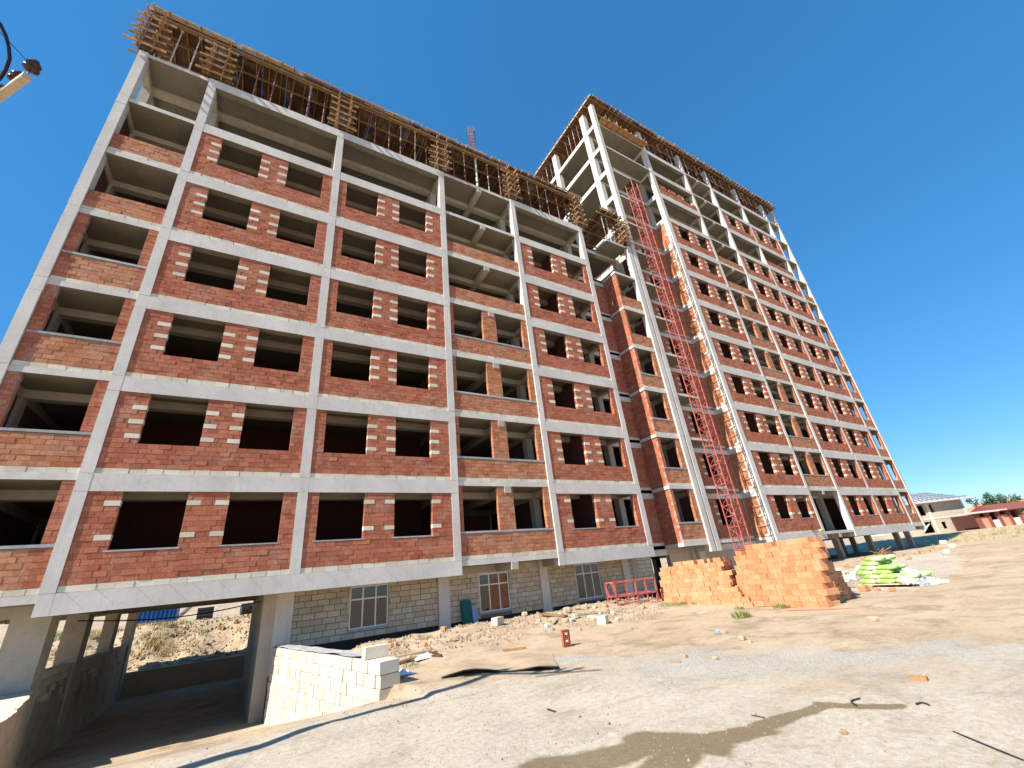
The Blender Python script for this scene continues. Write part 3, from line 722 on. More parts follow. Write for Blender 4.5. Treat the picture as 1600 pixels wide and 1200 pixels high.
# steel props
def make_prop(mat, mat2, h):
    t = thing('steel_prop', 'x', 'prop')
    MB().tube([(0, 0, .01), (0, 0, h*.55)], .034, 6).build('outer_tube', mat, t)
    MB().tube([(0, 0, h*.5), (0, 0, h)], .025, 6).build('inner_tube', mat2, t)
    MB().box(-.07, .07, -.07, .07, 0, .012).build('base_plate', mat, t)
    MB().box(-.07, .07, -.07, .07, h-.01, h).build('head_plate', mat2, t)
    MB().lathe([(.0, h*.53), (.055, h*.53), (.055, h*.57), (.0, h*.57)], n=8).build('collar', mat2, t)
    return t
hA = L(8)-.25-.3-L(7)-.004
protoA = [make_prop(M['prop_red'], M['prop_pale'], hA), make_prop(M['prop_red'], M['prop_red'], hA), make_prop(M['prop_pale'], M['prop_pale'], hA)]
used = set()
def prop(protos, loc, label, group):
    i = random.choice([0, 0, 1, 1, 2]); p = protos[i]
    if (id(protos), i) not in used: used.add((id(protos), i)); p.location = loc
    else: p = copy_thing(p, loc)
    p['label'] = label; p['group'] = group
BN = ['first', 'second', 'third', 'fourth', 'fifth', 'sixth']
for i in range(5):
    a, b = CA[i][1]+.75, CA[i+1][0]-.6; x = a
    while x < b:
        prop(protoA, (x, R(.02, .2), L(7)+.002), 'slim steel prop under the lower roof deck, front row, %s bay from the left' % BN[i], 'front props in the %s bay of the lower block' % BN[i]); x += R(.72, .95)
    x = a
    while x < b:
        prop(protoA, (x, R(2.05, 2.4), L(7)+.002), 'slim steel prop under the lower roof deck, back row, %s bay from the left' % BN[i], 'back props in the %s bay of the lower block' % BN[i]); x += R(.9, 1.2)
for x in (26.3, 26.8, 27.3): prop(protoA, (x, .3, L(7)+.002), 'slim steel prop under the small deck beside the tall block', 'props under the small deck')
hB = L(13)+.05-.3-L(12)-.006
protoB = [make_prop(M['prop_red'], M['prop_pale'], hB), make_prop(M['prop_red'], M['prop_red'], hB), make_prop(M['prop_pale'], M['prop_pale'], hB)]
for i in range(1, 6):
    x = CB[i][1]+.4
    while x < CB[i+1][0]-.3:
        prop(protoB, (x, R(-.02+.1, .3), L(12)+.004), 'slim steel prop under the tall block roof deck, %s bay right of the hoist' % BN[i-1], 'props in the %s bay of the tall block' % BN[i-1]); x += R(.6, .8)
x = 29.6
while x < 35: prop(protoB, (x, 1.9+R(-.1, .1), L(12)+.004), 'slim steel prop under the tall roof deck behind the timber platform', 'props behind the platform'); x += R(.6, .9)
for y in (2.6, 3.3, 4.0, 4.6, 7.6, 8.4, 9.2): prop(protoB, (28.9, y, L(12)+.004), 'pale steel prop under the tall block roof deck on its left flank', 'props on the left flank of the tall block')
for v in protoA + protoB:
    if v['label'] == 'x':
        for c in list(v.children): bpy.data.objects.remove(c)
        bpy.data.objects.remove(v)

# rebar sticking up from the lower roof
RC = thing('rebar_cage', 'tall rusty rebar cage standing on the lower roof', 'rebar', (14.5, .35, L(8)-.2))
for i in range(10):
    a = 6.2832*i/10; MB().tube([(.27*math.cos(a), .27*math.sin(a), -.3), (.26*math.cos(a)+R(-.05, .05), .26*math.sin(a), 1.9), (.23*math.cos(a)+R(-.1, .1), .2*math.sin(a), 3.3+R(-.2, .3))], .022, 5).build('bar', M['rust'], RC)
for i in range(9):
    z = .1+i*.34; MB().tube([(.29*math.cos(6.2832*k/10), .29*math.sin(6.2832*k/10), z) for k in range(11)], .015, 4).build('stirrup', M['rust'], RC)
BC = thing('concrete_prop_post', 'pale round post rising through the lower roof deck below the rebar cage', 'post', (14.5, .1, L(7)))
MB().tube([(0, 0, .003), (0, 0, 3.1)], .075, 10).build('shaft', M['prop_pale'], BC); MB().lathe([(.12, 3.0), (.14, 3.12), (.0, 3.13)], n=10).build('cap', M['prop_pale'], BC)
for x, wh in ((-2.9, 'left corner'), (-.1, 'second column'), (5.9, 'third column'), (11.9, 'fourth column'), (17.1, 'fifth column')):
    t = thing('starter_bars', 'thin steel starter bars sticking up from the lower roof edge at the '+wh, 'rebar', (x, .15, L(8)-.2), 0, 'starter bars on the lower roof')
    for i in range(5): MB().tube([(R(-.3, .3), R(-.15, .2), -.05), (R(-.35, .35), R(-.2, .2), R(.35, .75))], .014, 4).build('bar', M['prop_pale'] if i % 2 else M['rust'], t)
GL = thing('guard_line', 'thin pale safety line on posts along the lower roof edge', 'line', (10, -.2, L(8)-.2))
for i in range(14): MB().tube([(-13+i*2, 0, .02), (-13+i*2, 0, .62)], .008, 4).build('post', M['rust'], GL)
for h_ in (.32, .6): MB().tube([(-13+i, R(-.02, .02), h_-(.05 if i % 2 else 0)) for i in range(27)], .005, 4).build('line', M['bluegrey'], GL)

# ------------------------------------------------------------------ hoist mast
HZ = height(30.85, -.3); HT = thing('hoist_mast', 'tall red steel lattice hoist mast in front of the tall block', 'hoist', (30.85, -.3, HZ))
hw = .36; top = 33.9-HZ; st = .66
for sx in (-1, 1):
    for sy in (-1, 1): MB().bar((sx*hw, sy*hw, 0), (sx*hw, sy*hw, top), .058, .058, (0, 1, 0)).build('leg', M['red_steel'], HT)
ring = MB(); zig = MB(); zag = MB()
for a, b in (((-1, -1), (1, -1)), ((1, -1), (1, 1)), ((1, 1), (-1, 1)), ((-1, 1), (-1, -1))):
    ring.bar((a[0]*hw, a[1]*hw, 0), (b[0]*hw, b[1]*hw, 0), .03); zig.bar((a[0]*hw, a[1]*hw, 0), (b[0]*hw, b[1]*hw, st), .02); zag.bar((b[0]*hw, b[1]*hw, 0), (a[0]*hw, a[1]*hw, st), .02)
rm, zm_, ym_ = ring.mesh('rung', M['red_steel']), zig.mesh('brace', M['red_steel']), zag.mesh('brace', M['red_steel'])
plate = MB().box(-hw-.05, hw+.05, -hw-.05, hw+.05, -.03, .03).mesh('joint_plate', M['red_steel'])
k = 0
while k*st < top-.3:
    put('rung', rm, HT, (0, 0, k*st)); put('brace', zm_ if k % 2 else ym_, HT, (0, 0, k*st)); k += 1
for i in range(1, 10):
    z = L(i)-HZ-.1
    MB().bar((-hw, hw, z), (-1.2, 1.7-.0, z), .05).build('wall_tie', M['prop_pale'], HT); MB().bar((hw, hw, z), (1.0, 1.78, z), .05).build('wall_tie', M['red_steel'], HT)

# ------------------------------------------------------------------ brick stacks
def hollow_brick_mesh(tone):
    """hollow block 0.30 x 0.25 x 0.17 with a ring of cells recessed in its front face (-y)"""
    return MB().box(-.147, .147, -.122, .122, 0, .164, tone).mesh('brick', M['brick_pile'])
BM = [hollow_brick_mesh(i/7) for i in range(8)]
def cells_mesh():
    m = MB()
    for i in range(4):
        for j in range(2): m.box(-.125+i*.065, -.125+i*.065+.05, -.004, .004, .018+j*.072, .018+j*.072+.054, .0)
    return m.mesh('cell_holes', M['brick'])
def brick_stack(label, corner, ang, nlen, ncourse, nrow, start, topcut, batter=.055, group='brick stacks in the yard'):
    """rows run along local +x from the corner, depth along local +y (into the stack)"""
    t = thing('brick_stack', label, 'brick stack', (corner[0], corner[1], height(*corner)-.02), ang, group); cnt = 0; rest = MB(); spots = []
    def ex(i, c, j): return 0 <= j < nlen and j*.3 >= start(i, c)-.15 and c < ncourse-topcut(i, j)
    for i in range(nrow):
        for c in range(ncourse):
            for j in range(nlen):
                if not ex(i, c, j): continue
                if i > 0 and ex(i-1, c, j) and ex(i, c+1, j) and ex(i, c, j-1) and ex(i, c, j+1) and i < nrow-1: continue
                spots.append((i, c, j))
    vis = [s for s in spots if s[0] < 2 or not ex(s[0], s[1], s[2]-1) or not ex(s[0], s[1]+1, s[2])]
    for s in spots:
        i, c, j = s; o_ = .15 if c % 2 else 0
        x = j*.3+.15 + o_*.5 + R(-.014, .014); y = -(i*.25+.125+c*batter)+R(-.022, .022); z = c*.167
        rz = R(-.035, .035)
        if cnt < 300 and s in vis:
            put('brick', random.choice(BM), t, (x, y, z), rz); cnt += 1
        else: rest.box(x-.147, x+.147, y-.122, y+.122, z, z+.164, random.random())
    if rest.f: tag(rest.build('brickwork', M['brick_pile'], t), kind='stuff')
    return t
# the stack's local x runs from its right-hand front corner towards the building
a2 = math.atan2(3.5, .95)
def mirrored(P0, P1): return math.atan2(P1[1]-P0[1], P1[0]-P0[0])
P0, P1 = G(1296, 950), G(1160, 946)
brick_stack('large stepped stack of orange hollow bricks, right of the hoist foot', (P0.x, P0.y), mirrored(P0, P1), 12, 12, 11,
            lambda i, c: i*.125+max(0, c-1)*i*.012, lambda i, j: (1 if j > 9 else 0) + (1 if (j*7+i*3) % 5 == 0 else 0))
P0, P1 = G(1150, 944), G(1043, 941)
brick_stack('ragged stack of orange hollow bricks, left of the hoist foot', (P0.x, P0.y), mirrored(P0, P1), 11, 10, 6,
            lambda i, c: (.3 if c > 6 and i > 0 else 0) + i*.05, lambda i, j: (1 if j in (2, 3) else 0) + (1 if j > 8 else 0) + (2 if j < 1 else 0) + (1 if (j*5+i*2) % 4 == 0 else 0))
P0, P1 = G(1192, 946), G(1164, 946)
brick_stack('small low stack of orange bricks in front of the two big stacks', (P0.x-.45, P0.y+.1), mirrored(P0, P1), 3, 5, 2,
            lambda i, c: .3 if c > 1 else 0, lambda i, j: (1 if j == 1 else 0) + (i*2))

# lone hollow brick standing in the yard, with open cells
p = G(886, 1011); HB = thing('hollow_brick', 'single red hollow brick standing upright alone in the yard', 'brick', p, math.radians(-20))
sh = MB(); W_, H_, D_, k = .20, .39, .16, .010
nx_, nz_ = 4, 8
for i in range(nx_+1): x = -W_/2 + i*(W_-k)/nx_; sh.box(x, x+k, -D_/2, D_/2, 0, H_)
shell = sh.build('shell', M['brick'], HB); webs = MB()
for j in range(nz_+1):
    z = j*(H_-k)/nz_; webs.box(-W_/2-.001, W_/2+.001, -D_/2+.002, D_/2-.002, z, z+k)
webs.build('web', M['brick'], HB); MB().box(-W_/2+.004, W_/2-.004, .02, .03, .004, H_-.004).build('core', M['bitumen'], HB)  # black sheet stands in for the shade inside the open cells
for z in (.12, .28): MB().box(-.03, .03, -D_/2-.002, -D_/2+.01, z, z+.045).build('mortar_dab', M['lime'], HB)

# ------------------------------------------------------------------ retaining wall of the ramp
RW0, RW1 = Vector((5.5, .9, 0)), Vector((6.95, -7.2, 0)); dr = (RW1-RW0); ln_ = dr.length
RW = thing('retaining_wall', 'pale limestone block retaining wall beside the ramp, wet edge to the yard', 'wall', (RW0.x, RW0.y, 0), math.atan2(dr.y, dr.x))
RW['label'] = 'pale limestone block retaining wall sloping along the ramp into the basement'
LM = [unit_mesh('limestone_block', M['lime'], (i+.5)/6) for i in range(6)]
def wall_courses(x0, x1, zbot, ztop, h, l, y0, y1, par, jit=.012):
    k = 0; z = ztop-h
    while z > -2.0:
        x = x0 - (l/2 if k % 2 else 0)
        while x < x1:
            le = l*R(.7, 1.25); a, b = max(x, x0), min(x+le, x1)
            if b-a > .05:
                zb = zbot((a+b)/2)
                if z+h > zb:
                    j = R(-jit, jit); o = put('limestone_block', random.choice(LM), par, ((a+b)/2, (y0+y1)/2+j, z+h/2)); o.scale = (b-a-.012, y1-y0, h-.014); o.rotation_euler = (R(-.01, .01), R(-.012, .012), R(-.015, .015))
            x += le
        z -= h; k += 1
zb_ = lambda x: height(RW0.x + dr.x*x/ln_ - .5, RW0.y + dr.y*x/ln_) - .12
wall_courses(0, ln_, zb_, .47, .235, .36, 0.0, .42, RW)
MB().box(.02, ln_-.02, .03, .40, -1.9, .455).build('core', M['mortar_l'], RW)
MB().grid(24, 3, lambda a, b: (a*(ln_-1.2)+.02, -.0+b*.42, .478+.035*fb(a*8, b*2, 1)+.02)).build('mortar_bed', M['cement'], RW)
p = RW0 + dr*(1-.75/ln_)
for i, (dx, dy, rz) in enumerate(((0, .1, .1), )):
    o = tag(put('limestone_block', LM[3], None, (p.x+.22, p.y+.05, .47+.115), math.atan2(dr.y, dr.x)+1.45), 'loose limestone block lying across the end of the ramp wall', 'stone block'); o.scale = (.5, .24, .22)
# terrace edge left of the ramp
TE = thing('terrace_wall', 'rough layered earth and stone edge below the lit ledge left of the ramp', 'wall', (-.3, -3, 0))
def te(a): y = -8+a*9.45; return ramp_left(y)+.3, y+3
MB().grid(60, 12, lambda a, b: (te(a)[0]+.17+.12*(1-b)+.05*fb(a*14, b*9, 1.0, 4), te(a)[1], -1.95+b*2.2)).build('earth_face', M['earth'], TE)
MB().grid(60, 3, lambda a, b: (te(a)[0]+.20+.05*fb(a*14, 9, 1.0, 4)-b*1.7, te(a)[1], .25+.02*fb(a*9, b*3, 2))).build('ledge', M['lime'], TE)
for z, (u, v) in enumerate(((398, 1125), (413, 1118))):
    o = tag(put('limestone_block', LM[z], None, G(u, v)+Vector((0, 0, .1)), 1.2+R(0, .2)), 'stray limestone block on the shaded ramp, '+('nearer the middle' if not z else 'against the retaining wall'), 'stone block'); o.scale = (.4, .22, .2)

# ------------------------------------------------------------------ things by the ground floor wall
# red steel rack lying on its side
p = G(966, 947); q = G(1030, 941); d = (q-p); RK = thing('steel_rack', 'low red welded steel frame standing by the ground floor wall', 'frame', (p.x, p.y, min(p.z, q.z)), math.atan2(d.y, d.x))
Lr = d.length; Dr, Hr = .75, .95
for x in (0, Lr*.5, Lr):
    for y in (0, Dr): MB().bar((x, y, 0), (x, y, Hr), .06, .06, (0, 1, 0)).build('post', M['red_steel'], RK)
for z in (.42, Hr):
    for y in (0, Dr): MB().bar((-.03, y, z), (Lr+.03, y, z), .06).build('rail', M['red_steel'], RK)
    for x in (0, Lr*.5, Lr): MB().bar((x, 0, z), (x, Dr, z), .05).build('cross_rail', M['red_steel'], RK)
for i in range(9):
    x = (i+.5)*Lr/9; MB().bar((x, 0, .03), (x+.12, .02, .42), .025).build('brace', M['red_steel'], RK)
MB().lathe([(.27, -.03), (.30, -.03), (.30, .03), (.27, .03), (.27, -.03)], n=18).build('ring', M['red_steel'], RK)
rg = RK.children[-1]; rg.rotation_euler = (0, math.pi/2, 0); rg.location = (-.02, Dr/2, .68)
# leaning boards
for nm, mat, x, wd, hh, lb in (('leaning_board', 'green', 12.72, .42, 1.18, 'dark green metal cabinet leaning against the limestone wall'), ('leaning_board', 'bluegrey', 13.1, .24, .95, 'narrow blue-grey board leaning beside the green cabinet')):
    t = thing(nm, lb, 'cabinet' if mat == 'green' else 'board', (x, 1.18, height(x, 1.1)+.02)); t.rotation_euler = (math.radians(-11), 0, 0)
    m = MB().box(-wd/2, wd/2, -.06 if mat == 'green' else -.02, .08 if mat == 'green' else .02, 0, hh); m.build('body', M[mat], t)
    if mat == 'green':
        MB().box(-wd/2+.03, wd/2-.03, -.072, -.061, .04, hh-.04).build('door', M[mat], t); MB().box(wd/2-.1, wd/2-.08, -.085, -.073, .5, .62).build('handle', M['dark'], t)
# sheet of plywood lying with a lifted front edge
c = [G(690, 1062), G(873, 1046), G(862, 1020), G(728, 1033)]
SHT = thing('plywood_sheet', 'large warped dusty plywood sheet lying on the ground in the yard', 'sheet', c[0])
def shf(a, b, dz=0):
    p = c[0]*(1-a)*(1-b)+c[1]*a*(1-b)+c[2]*a*b+c[3]*(1-a)*b
    z = max(height(p.x, p.y), p.z) + .03 + .07*(1-b)**2*math.sin(3.14*min(1, a*1.05))*(.6+.5*math.sin(a*7)) + .03*math.sin(a*9+b*3)
    return (p.x-c[0].x, p.y-c[0].y, z-c[0].z+dz)
m = MB().grid(18, 10, shf).grid(18, 10, lambda a, b: shf(1-a, b, -.02))
m.build('panel', M['sheet'], SHT, True)
MB().tube([shf(a/10, 0, .0) for a in range(11)], .014, 4).build('edge', M['dark'], SHT)
# planks, sticks, rebar lying about (pixels of the two ends)
for u0, v0, u1, v1, wd, mat, lb in (
        (893, 955, 1030, 941, .14, 'timber_p', 'long pale plank lying in front of the red steel frame'),
        (845, 963, 885, 966, .2, 'timber', 'tan board lying left of the limestone rubble'),
        (905, 962, 968, 956, .12, 'timber_p', 'short pale plank on the rubble below the long plank'),
        (866, 978, 873, 968, .06, 'timber_d', 'short dark stick poking out of the dirt left of the rubble'),
        (620, 1040, 682, 1022, .16, 'timber', 'brown broken board on the scrap heap beside white film'),
        (615, 1030, 672, 1018, .12, 'timber_p', 'pale broken board on the scrap heap near the retaining wall'),
        (640, 1032, 690, 1026, .10, 'timber_d', 'dark thin board under the white film scrap'),
        (576, 1080, 632, 1060, .09, 'timber', 'reddish lath lying at the near end of the retaining wall'),
        (582, 1076, 640, 1052, .07, 'timber_p', 'pale lath beside the reddish lath at the retaining wall'),
        (648, 1000, 668, 999, .06, 'timber', 'small stick on the dirt bank left of the ground floor windows'),
        (698, 1004, 716, 1002, .05, 'timber_d', 'thin dark stick on the dirt bank in front of the green cabinet'),
        (786, 1018, 822, 1014, .08, 'timber', 'thin brown board lying behind the plywood sheet'),
        (756, 1032, 842, 1027, .04, 'dark', 'thin dark rod lying along the back of the plywood sheet'),
        (1424, 1064, 1451, 1065, .08, 'timber', 'small yellow wood scrap on the grey gravel'),
        (1490, 1144, 1600, 1190, .014, 'dark', 'bent dark steel rod in the lower right corner of the yard'),
        (1230, 955, 1338, 952, .03, 'brick', 'thin red lath lying in front of the large brick stack'),
        (1036, 1039, 1062, 1036, .08, 'timber_p', 'flat pale stone sliver on the gravel'),
        (778, 970, 800, 972, .12, 'timber_p', 'pale plank below the second ground floor window'),
        (1175, 1121, 1195, 1122, .014, 'dark', 'short dark twig beside the wet stain'),
        (856, 1112, 868, 1114, .025, 'dark', 'small dark chip on the pale ground near the wet stain')):
    a, b = G(u0, v0), G(u1, v1); t = tag(MB().bar((0, 0, wd*.3), (b-a)+Vector((0, 0, wd*.3)), wd, min(.05, wd*.6)).build('plank' if mat != 'dark' else 'steel_rod', M[mat]), lb, 'plank' if mat != 'dark' else 'rod', 'scrap lying in the yard'); t.location = a
# curved scrap hose
for u0, v0, u1, v1, lb in ((1340, 1106, 1346, 1096, 'short bent dark hose end at the wet stain tip'), (1433, 1104, 1453, 1105, 'small dark wire loop right of the wet stain')):
    a, b = G(u0, v0), G(u1, v1); n_ = (b-a); t = tag(MB().tube([n_*s + Vector((0, 0, .012)) + Vector((-n_.y, n_.x, 0)).normalized()*.07*math.sin(s*3.1) for s in [i/8 for i in range(9)]], .009, 5).build('scrap_hose', M['dark']), lb, 'hose', 'scrap lying in the yard'); t.location = a
# rubble stones
def rock(sc, seed, flat=.7):
    m = MB(); rnd = random.Random(seed); pts = []
    nu, nv = 7, 5
    for j in range(nv+1):
        for i in range(nu):
            th = math.pi*j/nv; ph = 6.2832*i/nu; v = Vector((math.sin(th)*math.cos(ph), math.sin(th)*math.sin(ph), math.cos(th)))
            e = .55; v = Vector([math.copysign(abs(x)**e, x) for x in v])*(.5*rnd.uniform(.78, 1.08)); m.v.append((v.x*sc[0], v.y*sc[1], v.z*sc[2]+sc[2]*.32))
    for j in range(nv):
        for i in range(nu): m.f.append((j*nu+i, (j+1)*nu+i, (j+1)*nu+(i+1) % nu, j*nu+(i+1) % nu)); m.t.append(rnd.random()*.3+.35)
    return m
ROCKS = [rock((1, R(.6, 1), R(.5, .8)), i).mesh('rubble_stone', M['lime']) for i in range(6)]
ROCKG = [rock((1, R(.6, 1), R(.4, .7)), 60+i).mesh('rubble_stone', M['lime_d']) for i in range(4)]
ROCKD = [rock((1, R(.6, 1), R(.5, .8)), 20+i).mesh('rubble_stone', M['earth']) for i in range(3)]
ROCKB = [rock((1, R(.6, 1), R(.5, .8)), 40+i).mesh('rubble_stone', M['brick_pile']) for i in range(3)]
def stones(lst, meshes, label, group, k=1.0):
    for u, v, s in lst:
        s *= k
        p = G(u, v); o = put('rubble_stone', random.choice(meshes), None, p, R(0, 6.28)); o.scale = (s, s, s); tag(o, label, 'stone', group)
stones([(820, 962, .5), (866, 955, .55), (887, 957, .6), (876, 962, .35), (900, 966, .5), (884, 972, .45), (914, 953, .5), (930, 951, .35), (893, 972, .3), (921, 966, .3), (928, 968, .35), (946, 949, .4), (958, 960, .3), (965, 970, .3), (949, 954, .25), (1004, 951, .35), (975, 957, .22), (906, 985, .2), (842, 972, .3), (854, 980, .25), (938, 960, .25)], ROCKS+ROCKG+ROCKG+ROCKD, 'limestone rubble lump in the heap in front of the third ground floor window', 'limestone rubble heap', .62)
o = put('limestone_block', LM[2], None, G(943, 975)+Vector((0, 0, .12)), .5); o.scale = (.3, .3, .26); tag(o, 'square cream limestone block at the front of the rubble heap', 'stone block')
o = put('limestone_block', LM[1], None, G(778, 976)+Vector((0, 0, .11)), .5); o.scale = (.42, .25, .24); tag(o, 'limestone block lying below the second ground floor window', 'stone block')
o = put('limestone_block', LM[5], None, G(745, 972)+Vector((0, 0, .12)), .2); o.scale = (.2, .2, .24); tag(o, 'small white limestone block left of the red brick below the second window', 'stone block')
pb = G(759, 968); o = put('brick', BM[2], None, pb, .1); tag(o, 'red brick with a white stone on top below the second window', 'brick')
o = put('limestone_block', LM[5], None, pb+Vector((0, 0, .164+.1)), .3); o.scale = (.19, .19, .2); tag(o, 'small white stone standing on the red brick below the second window', 'stone block')
o = put('limestone_block', LM[0], None, G(487, 1020)+Vector((0, 0, .1)), .5); o.scale = (.3, .2, .22); tag(o, 'limestone block on the dirt behind the retaining wall', 'stone block')
stones([(612, 1012, .22), (607, 1008, .18), (618, 1009, .2), (664, 1010, .2), (600, 1030, .25), (693, 986, .25)], ROCKB, 'broken red brick piece on the dirt bank left of the windows', 'broken brick on the dirt bank')
stones([(1325, 950-22, .3), (1352, 924, .45), (1362, 921, .25), (1372, 924, .2), (1395, 924, .25)], ROCKB, 'broken orange brick on the ground below the green sacks', 'broken brick by the sacks')
stones([(1318, 900, .5), (1326, 905, .35), (1312, 893, .4), (1335, 898, .35), (1322, 886, .4), (1342, 889, .35), (1360, 880, .4), (1378, 878, .35), (1395, 872, .4), (1410, 870, .4), (1432, 866, .5), (1450, 863, .45), (1466, 858, .6), (1490, 856, .5), (1480, 866, .5), (1475, 850, .6), (1370, 884, .4), (1350, 876, .45), (1420, 874, .4)], ROCKD+ROCKD+ROCKB+ROCKS, 'rubble lump in the debris along the open ground floor of the tall block', 'debris by the tall block')
stones([(1010, 951, .1), (1160, 1000, .2), (1124, 990, .2), (1070, 1028, .12), (1132, 990, .18), (1172, 1005, .12), (1366, 971, .2), (1118, 1032, .12), (1320, 1149, .08), (1180, 1120, .05), (950, 1135, .06), (905, 1122, .05)], ROCKD, 'small dark stone lying loose in the open yard', 'loose stones in the yard')
for i in range(16):   # crossed branches by the open bays
    if i == 0: BR = thing('branch_heap', 'small heap of dry branches in the debris under the tall block', 'branches', G(1385, 868))
    MB().tube([(R(-1, 1), R(-.5, .5), R(0, .2)), (R(-1.6, 1.6), R(-.6, .6), R(.2, .7))], .03, 4).build('branch', M['timber'], BR)
# crumpled white film scraps
for u, v, s, lb in ((664, 1030, .5, 'crumpled white plastic film on the scrap heap of boards'), (628, 1057, .42, 'crumpled white plastic film lying right of the retaining wall end'), (1125, 990, .22, 'small grey rag lying in the yard in front of the weeds')):
    p = G(u, v); m = MB().grid(12, 9, lambda a, b: ((a-.5)*s*1.3+.05*fb(a*5+u, b*5, 1), (b-.5)*s*.7+.05*fb(a*5, b*5+u, 1), s*.28*(.55+.9*abs(fb(a*3+u, b*3, 1.2, 4)))*math.sin(3.14*min(max(a, .05), .95))*math.sin(3.14*min(max(b, .05), .95))+.01))
    t = m.build('plastic_scrap', M['cloth'] if s > .3 else M['bluegrey'], None, True); t.location = p; tag(t, lb, 'plastic film')

# ------------------------------------------------------------------ sacks under film
def sack_mesh(sx, sy, sz, seed):
    def f(a, b):
        th = math.pi*(b-.5); ph = 6.2832*a; e = lambda x, k: math.copysign(abs(x)**k, x)
        x = e(math.cos(th), .5)*e(math.cos(ph), .45); y = e(math.cos(th), .5)*e(math.sin(ph), .45); z = e(math.sin(th), .7)
        pin = 1-.18*abs(x)**3; q = 1+.10*fb(a*3+seed, b*3, 2)
        return (x*sx/2*q, y*sy/2*pin, z*sz/2*(1-.35*abs(x)**4)+sz/2)
    return MB().grid(16, 8, f).mesh('cement_sack', M['sack'], True)
SM = [sack_mesh(.70, .44, .185, i*3) for i in range(4)]
S0, S1 = G(1345, 918), G(1424, 917); ds = (S1-S0); aS = math.atan2(ds.y, ds.x); ux = ds.normalized(); uy = Vector((-ux.y, ux.x, 0))
if uy.x < 0: uy = -uy
NM = ['bottom', 'second', 'third', 'fourth', 'fifth', 'top']
nper = max(3, int(ds.length/.66))
PL = thing('pallet', 'timber pallet under the stack of green sacks', 'pallet', S0, aS)
for i in range(5): MB().box(0, ds.length, 0, 0, 0, 0) if False else MB().bar((0, (-1 if uy.dot(Vector((-math.sin(aS), math.cos(aS), 0))) < 0 else 1)*i*.25, .1), (ds.length, (-1 if uy.dot(Vector((-math.sin(aS), math.cos(aS), 0))) < 0 else 1)*i*.25, .1), .18, .03).build('slat', M['timber_p'], PL)
for lay_ in range(6):
    cnt = [nper, nper, nper-1, nper-1, nper-2, max(1, nper-3)][lay_]
    for i in range(cnt):
        for r_ in range(2):
            p = S0 + ux*(i*.66+.33+(.2 if lay_ % 2 else 0)+(.3 if lay_ >= 4 else 0)+R(-.05, .05)) + uy*(r_*.47+.2+lay_*.02)
            o = put('cement_sack', random.choice(SM), None, (p.x, p.y, S0.z+.115+lay_*.155), aS+R(-.2, .2)+(math.pi if i % 2 else 0))
            tag(o, 'pale green filled sack in the %s layer of the sack stack, %s row' % (NM[lay_], 'front' if r_ == 0 else 'back'), 'sack', 'green sacks, %s layer, %s row' % (NM[lay_], 'front' if r_ == 0 else 'back'))
for nm, x0, x1, lb in (('plastic_sheet', -.75, .18, 'translucent white plastic sheet hanging over the left end of the green sacks'), ('plastic_sheet', ds.length-.25, ds.length+.55, 'translucent white plastic sheet bunched at the right end of the green sacks')):
    def f(a, b):
        q = S0 + ux*(x0+(x1-x0)*a + .1*fb(a*4, b*4+x0, 1.2)) + uy*(-.22+1.5*b*.9+.16*fb(a*6, b*5, 1.3))
        h_ = (.9 if x0 < 0 else .62)*(math.sin(3.14*min(1, max(0, .08+b*.75)))**.7)*((a**.6 if x0 < 0 else (1-a)**.7)*.95+.03)
        return (q.x-S0.x, q.y-S0.y, max(.02, h_+.09*fb(a*7, b*7, 1.6, 4)))
    t = MB().grid(26, 22, f).build(nm, M['film'], None, True); t.location = S0; tag(t, lb, 'plastic sheet', 'plastic sheets on the sacks')

# ------------------------------------------------------------------ plants
def tuft(name, p, n_, hgt, spread, mat, label, cat, group=None, width=.012):
    m = MB()
    for i in range(n_):
        a = R(0, 6.28); r = spread*math.sqrt(random.random()); b = Vector((r*math.cos(a), r*math.sin(a), -.02)); ln = hgt*R(.4, 1.1)
        lean = Vector((math.cos(a), math.sin(a), 0))*ln*R(.1, .7); s_ = Vector((-math.sin(a), math.cos(a), 0))*width; tn = random.random()
        md = b+lean*.4+Vector((0, 0, ln*.6)); tp = b+lean+Vector((0, 0, ln*.95))
        m.face([b-s_, b+s_, md+s_*.8, md-s_*.8], tn); m.face([md-s_*.8, md+s_*.8, tp], tn)
    o = m.build(name, M[mat]); o.location = p; return tag(o, label, cat, group)
for u, v, n_, h_, sp, lb in ((1050, 945, 160, .16, .6, 'low green weed patch at the left foot of the ragged brick stack'), (1078, 943, 200, .2, .6, 'green weed patch in front of the ragged brick stack'), (1155, 952, 60, .16, .16, 'tiny green weed tuft behind the larger tuft in the yard'), (1160, 966, 160, .26, .26, 'round green weed tuft in the yard before the small stack'), (1222, 950, 150, .2, .28, 'green weed tuft at the foot of the large brick stack'), (640, 1042, 40, .2, .2, 'small green weed under the scrap boards')):
    tuft('weed', G(u, v), n_, h_, sp, 'weed', lb, 'weed', 'weeds in the yard', .008)
def field(name, label, spots, mat, n_, hgt, width):
    m = MB()
    for x0, x1, y0, y1, k in spots:
        for i in range(k):
            x, y = R(x0, x1), R(y0, y1)
            if fb(x, y, .25) < -.12: continue
            z = height(x, y)
            for q in range(n_):
                a = R(0, 6.28); ln = hgt*R(.5, 1.3); b = Vector((x+R(-.25, .25), y+R(-.25, .25), z-.03)); s_ = Vector((-math.sin(a), math.cos(a), 0))*width; tp = b+Vector((math.cos(a)*ln*.5, math.sin(a)*ln*.5, ln))
                m.face([b-s_, b+s_, tp], random.random())
    return tag(m.build(name, M[mat]), label, 'grass', None, 'stuff')
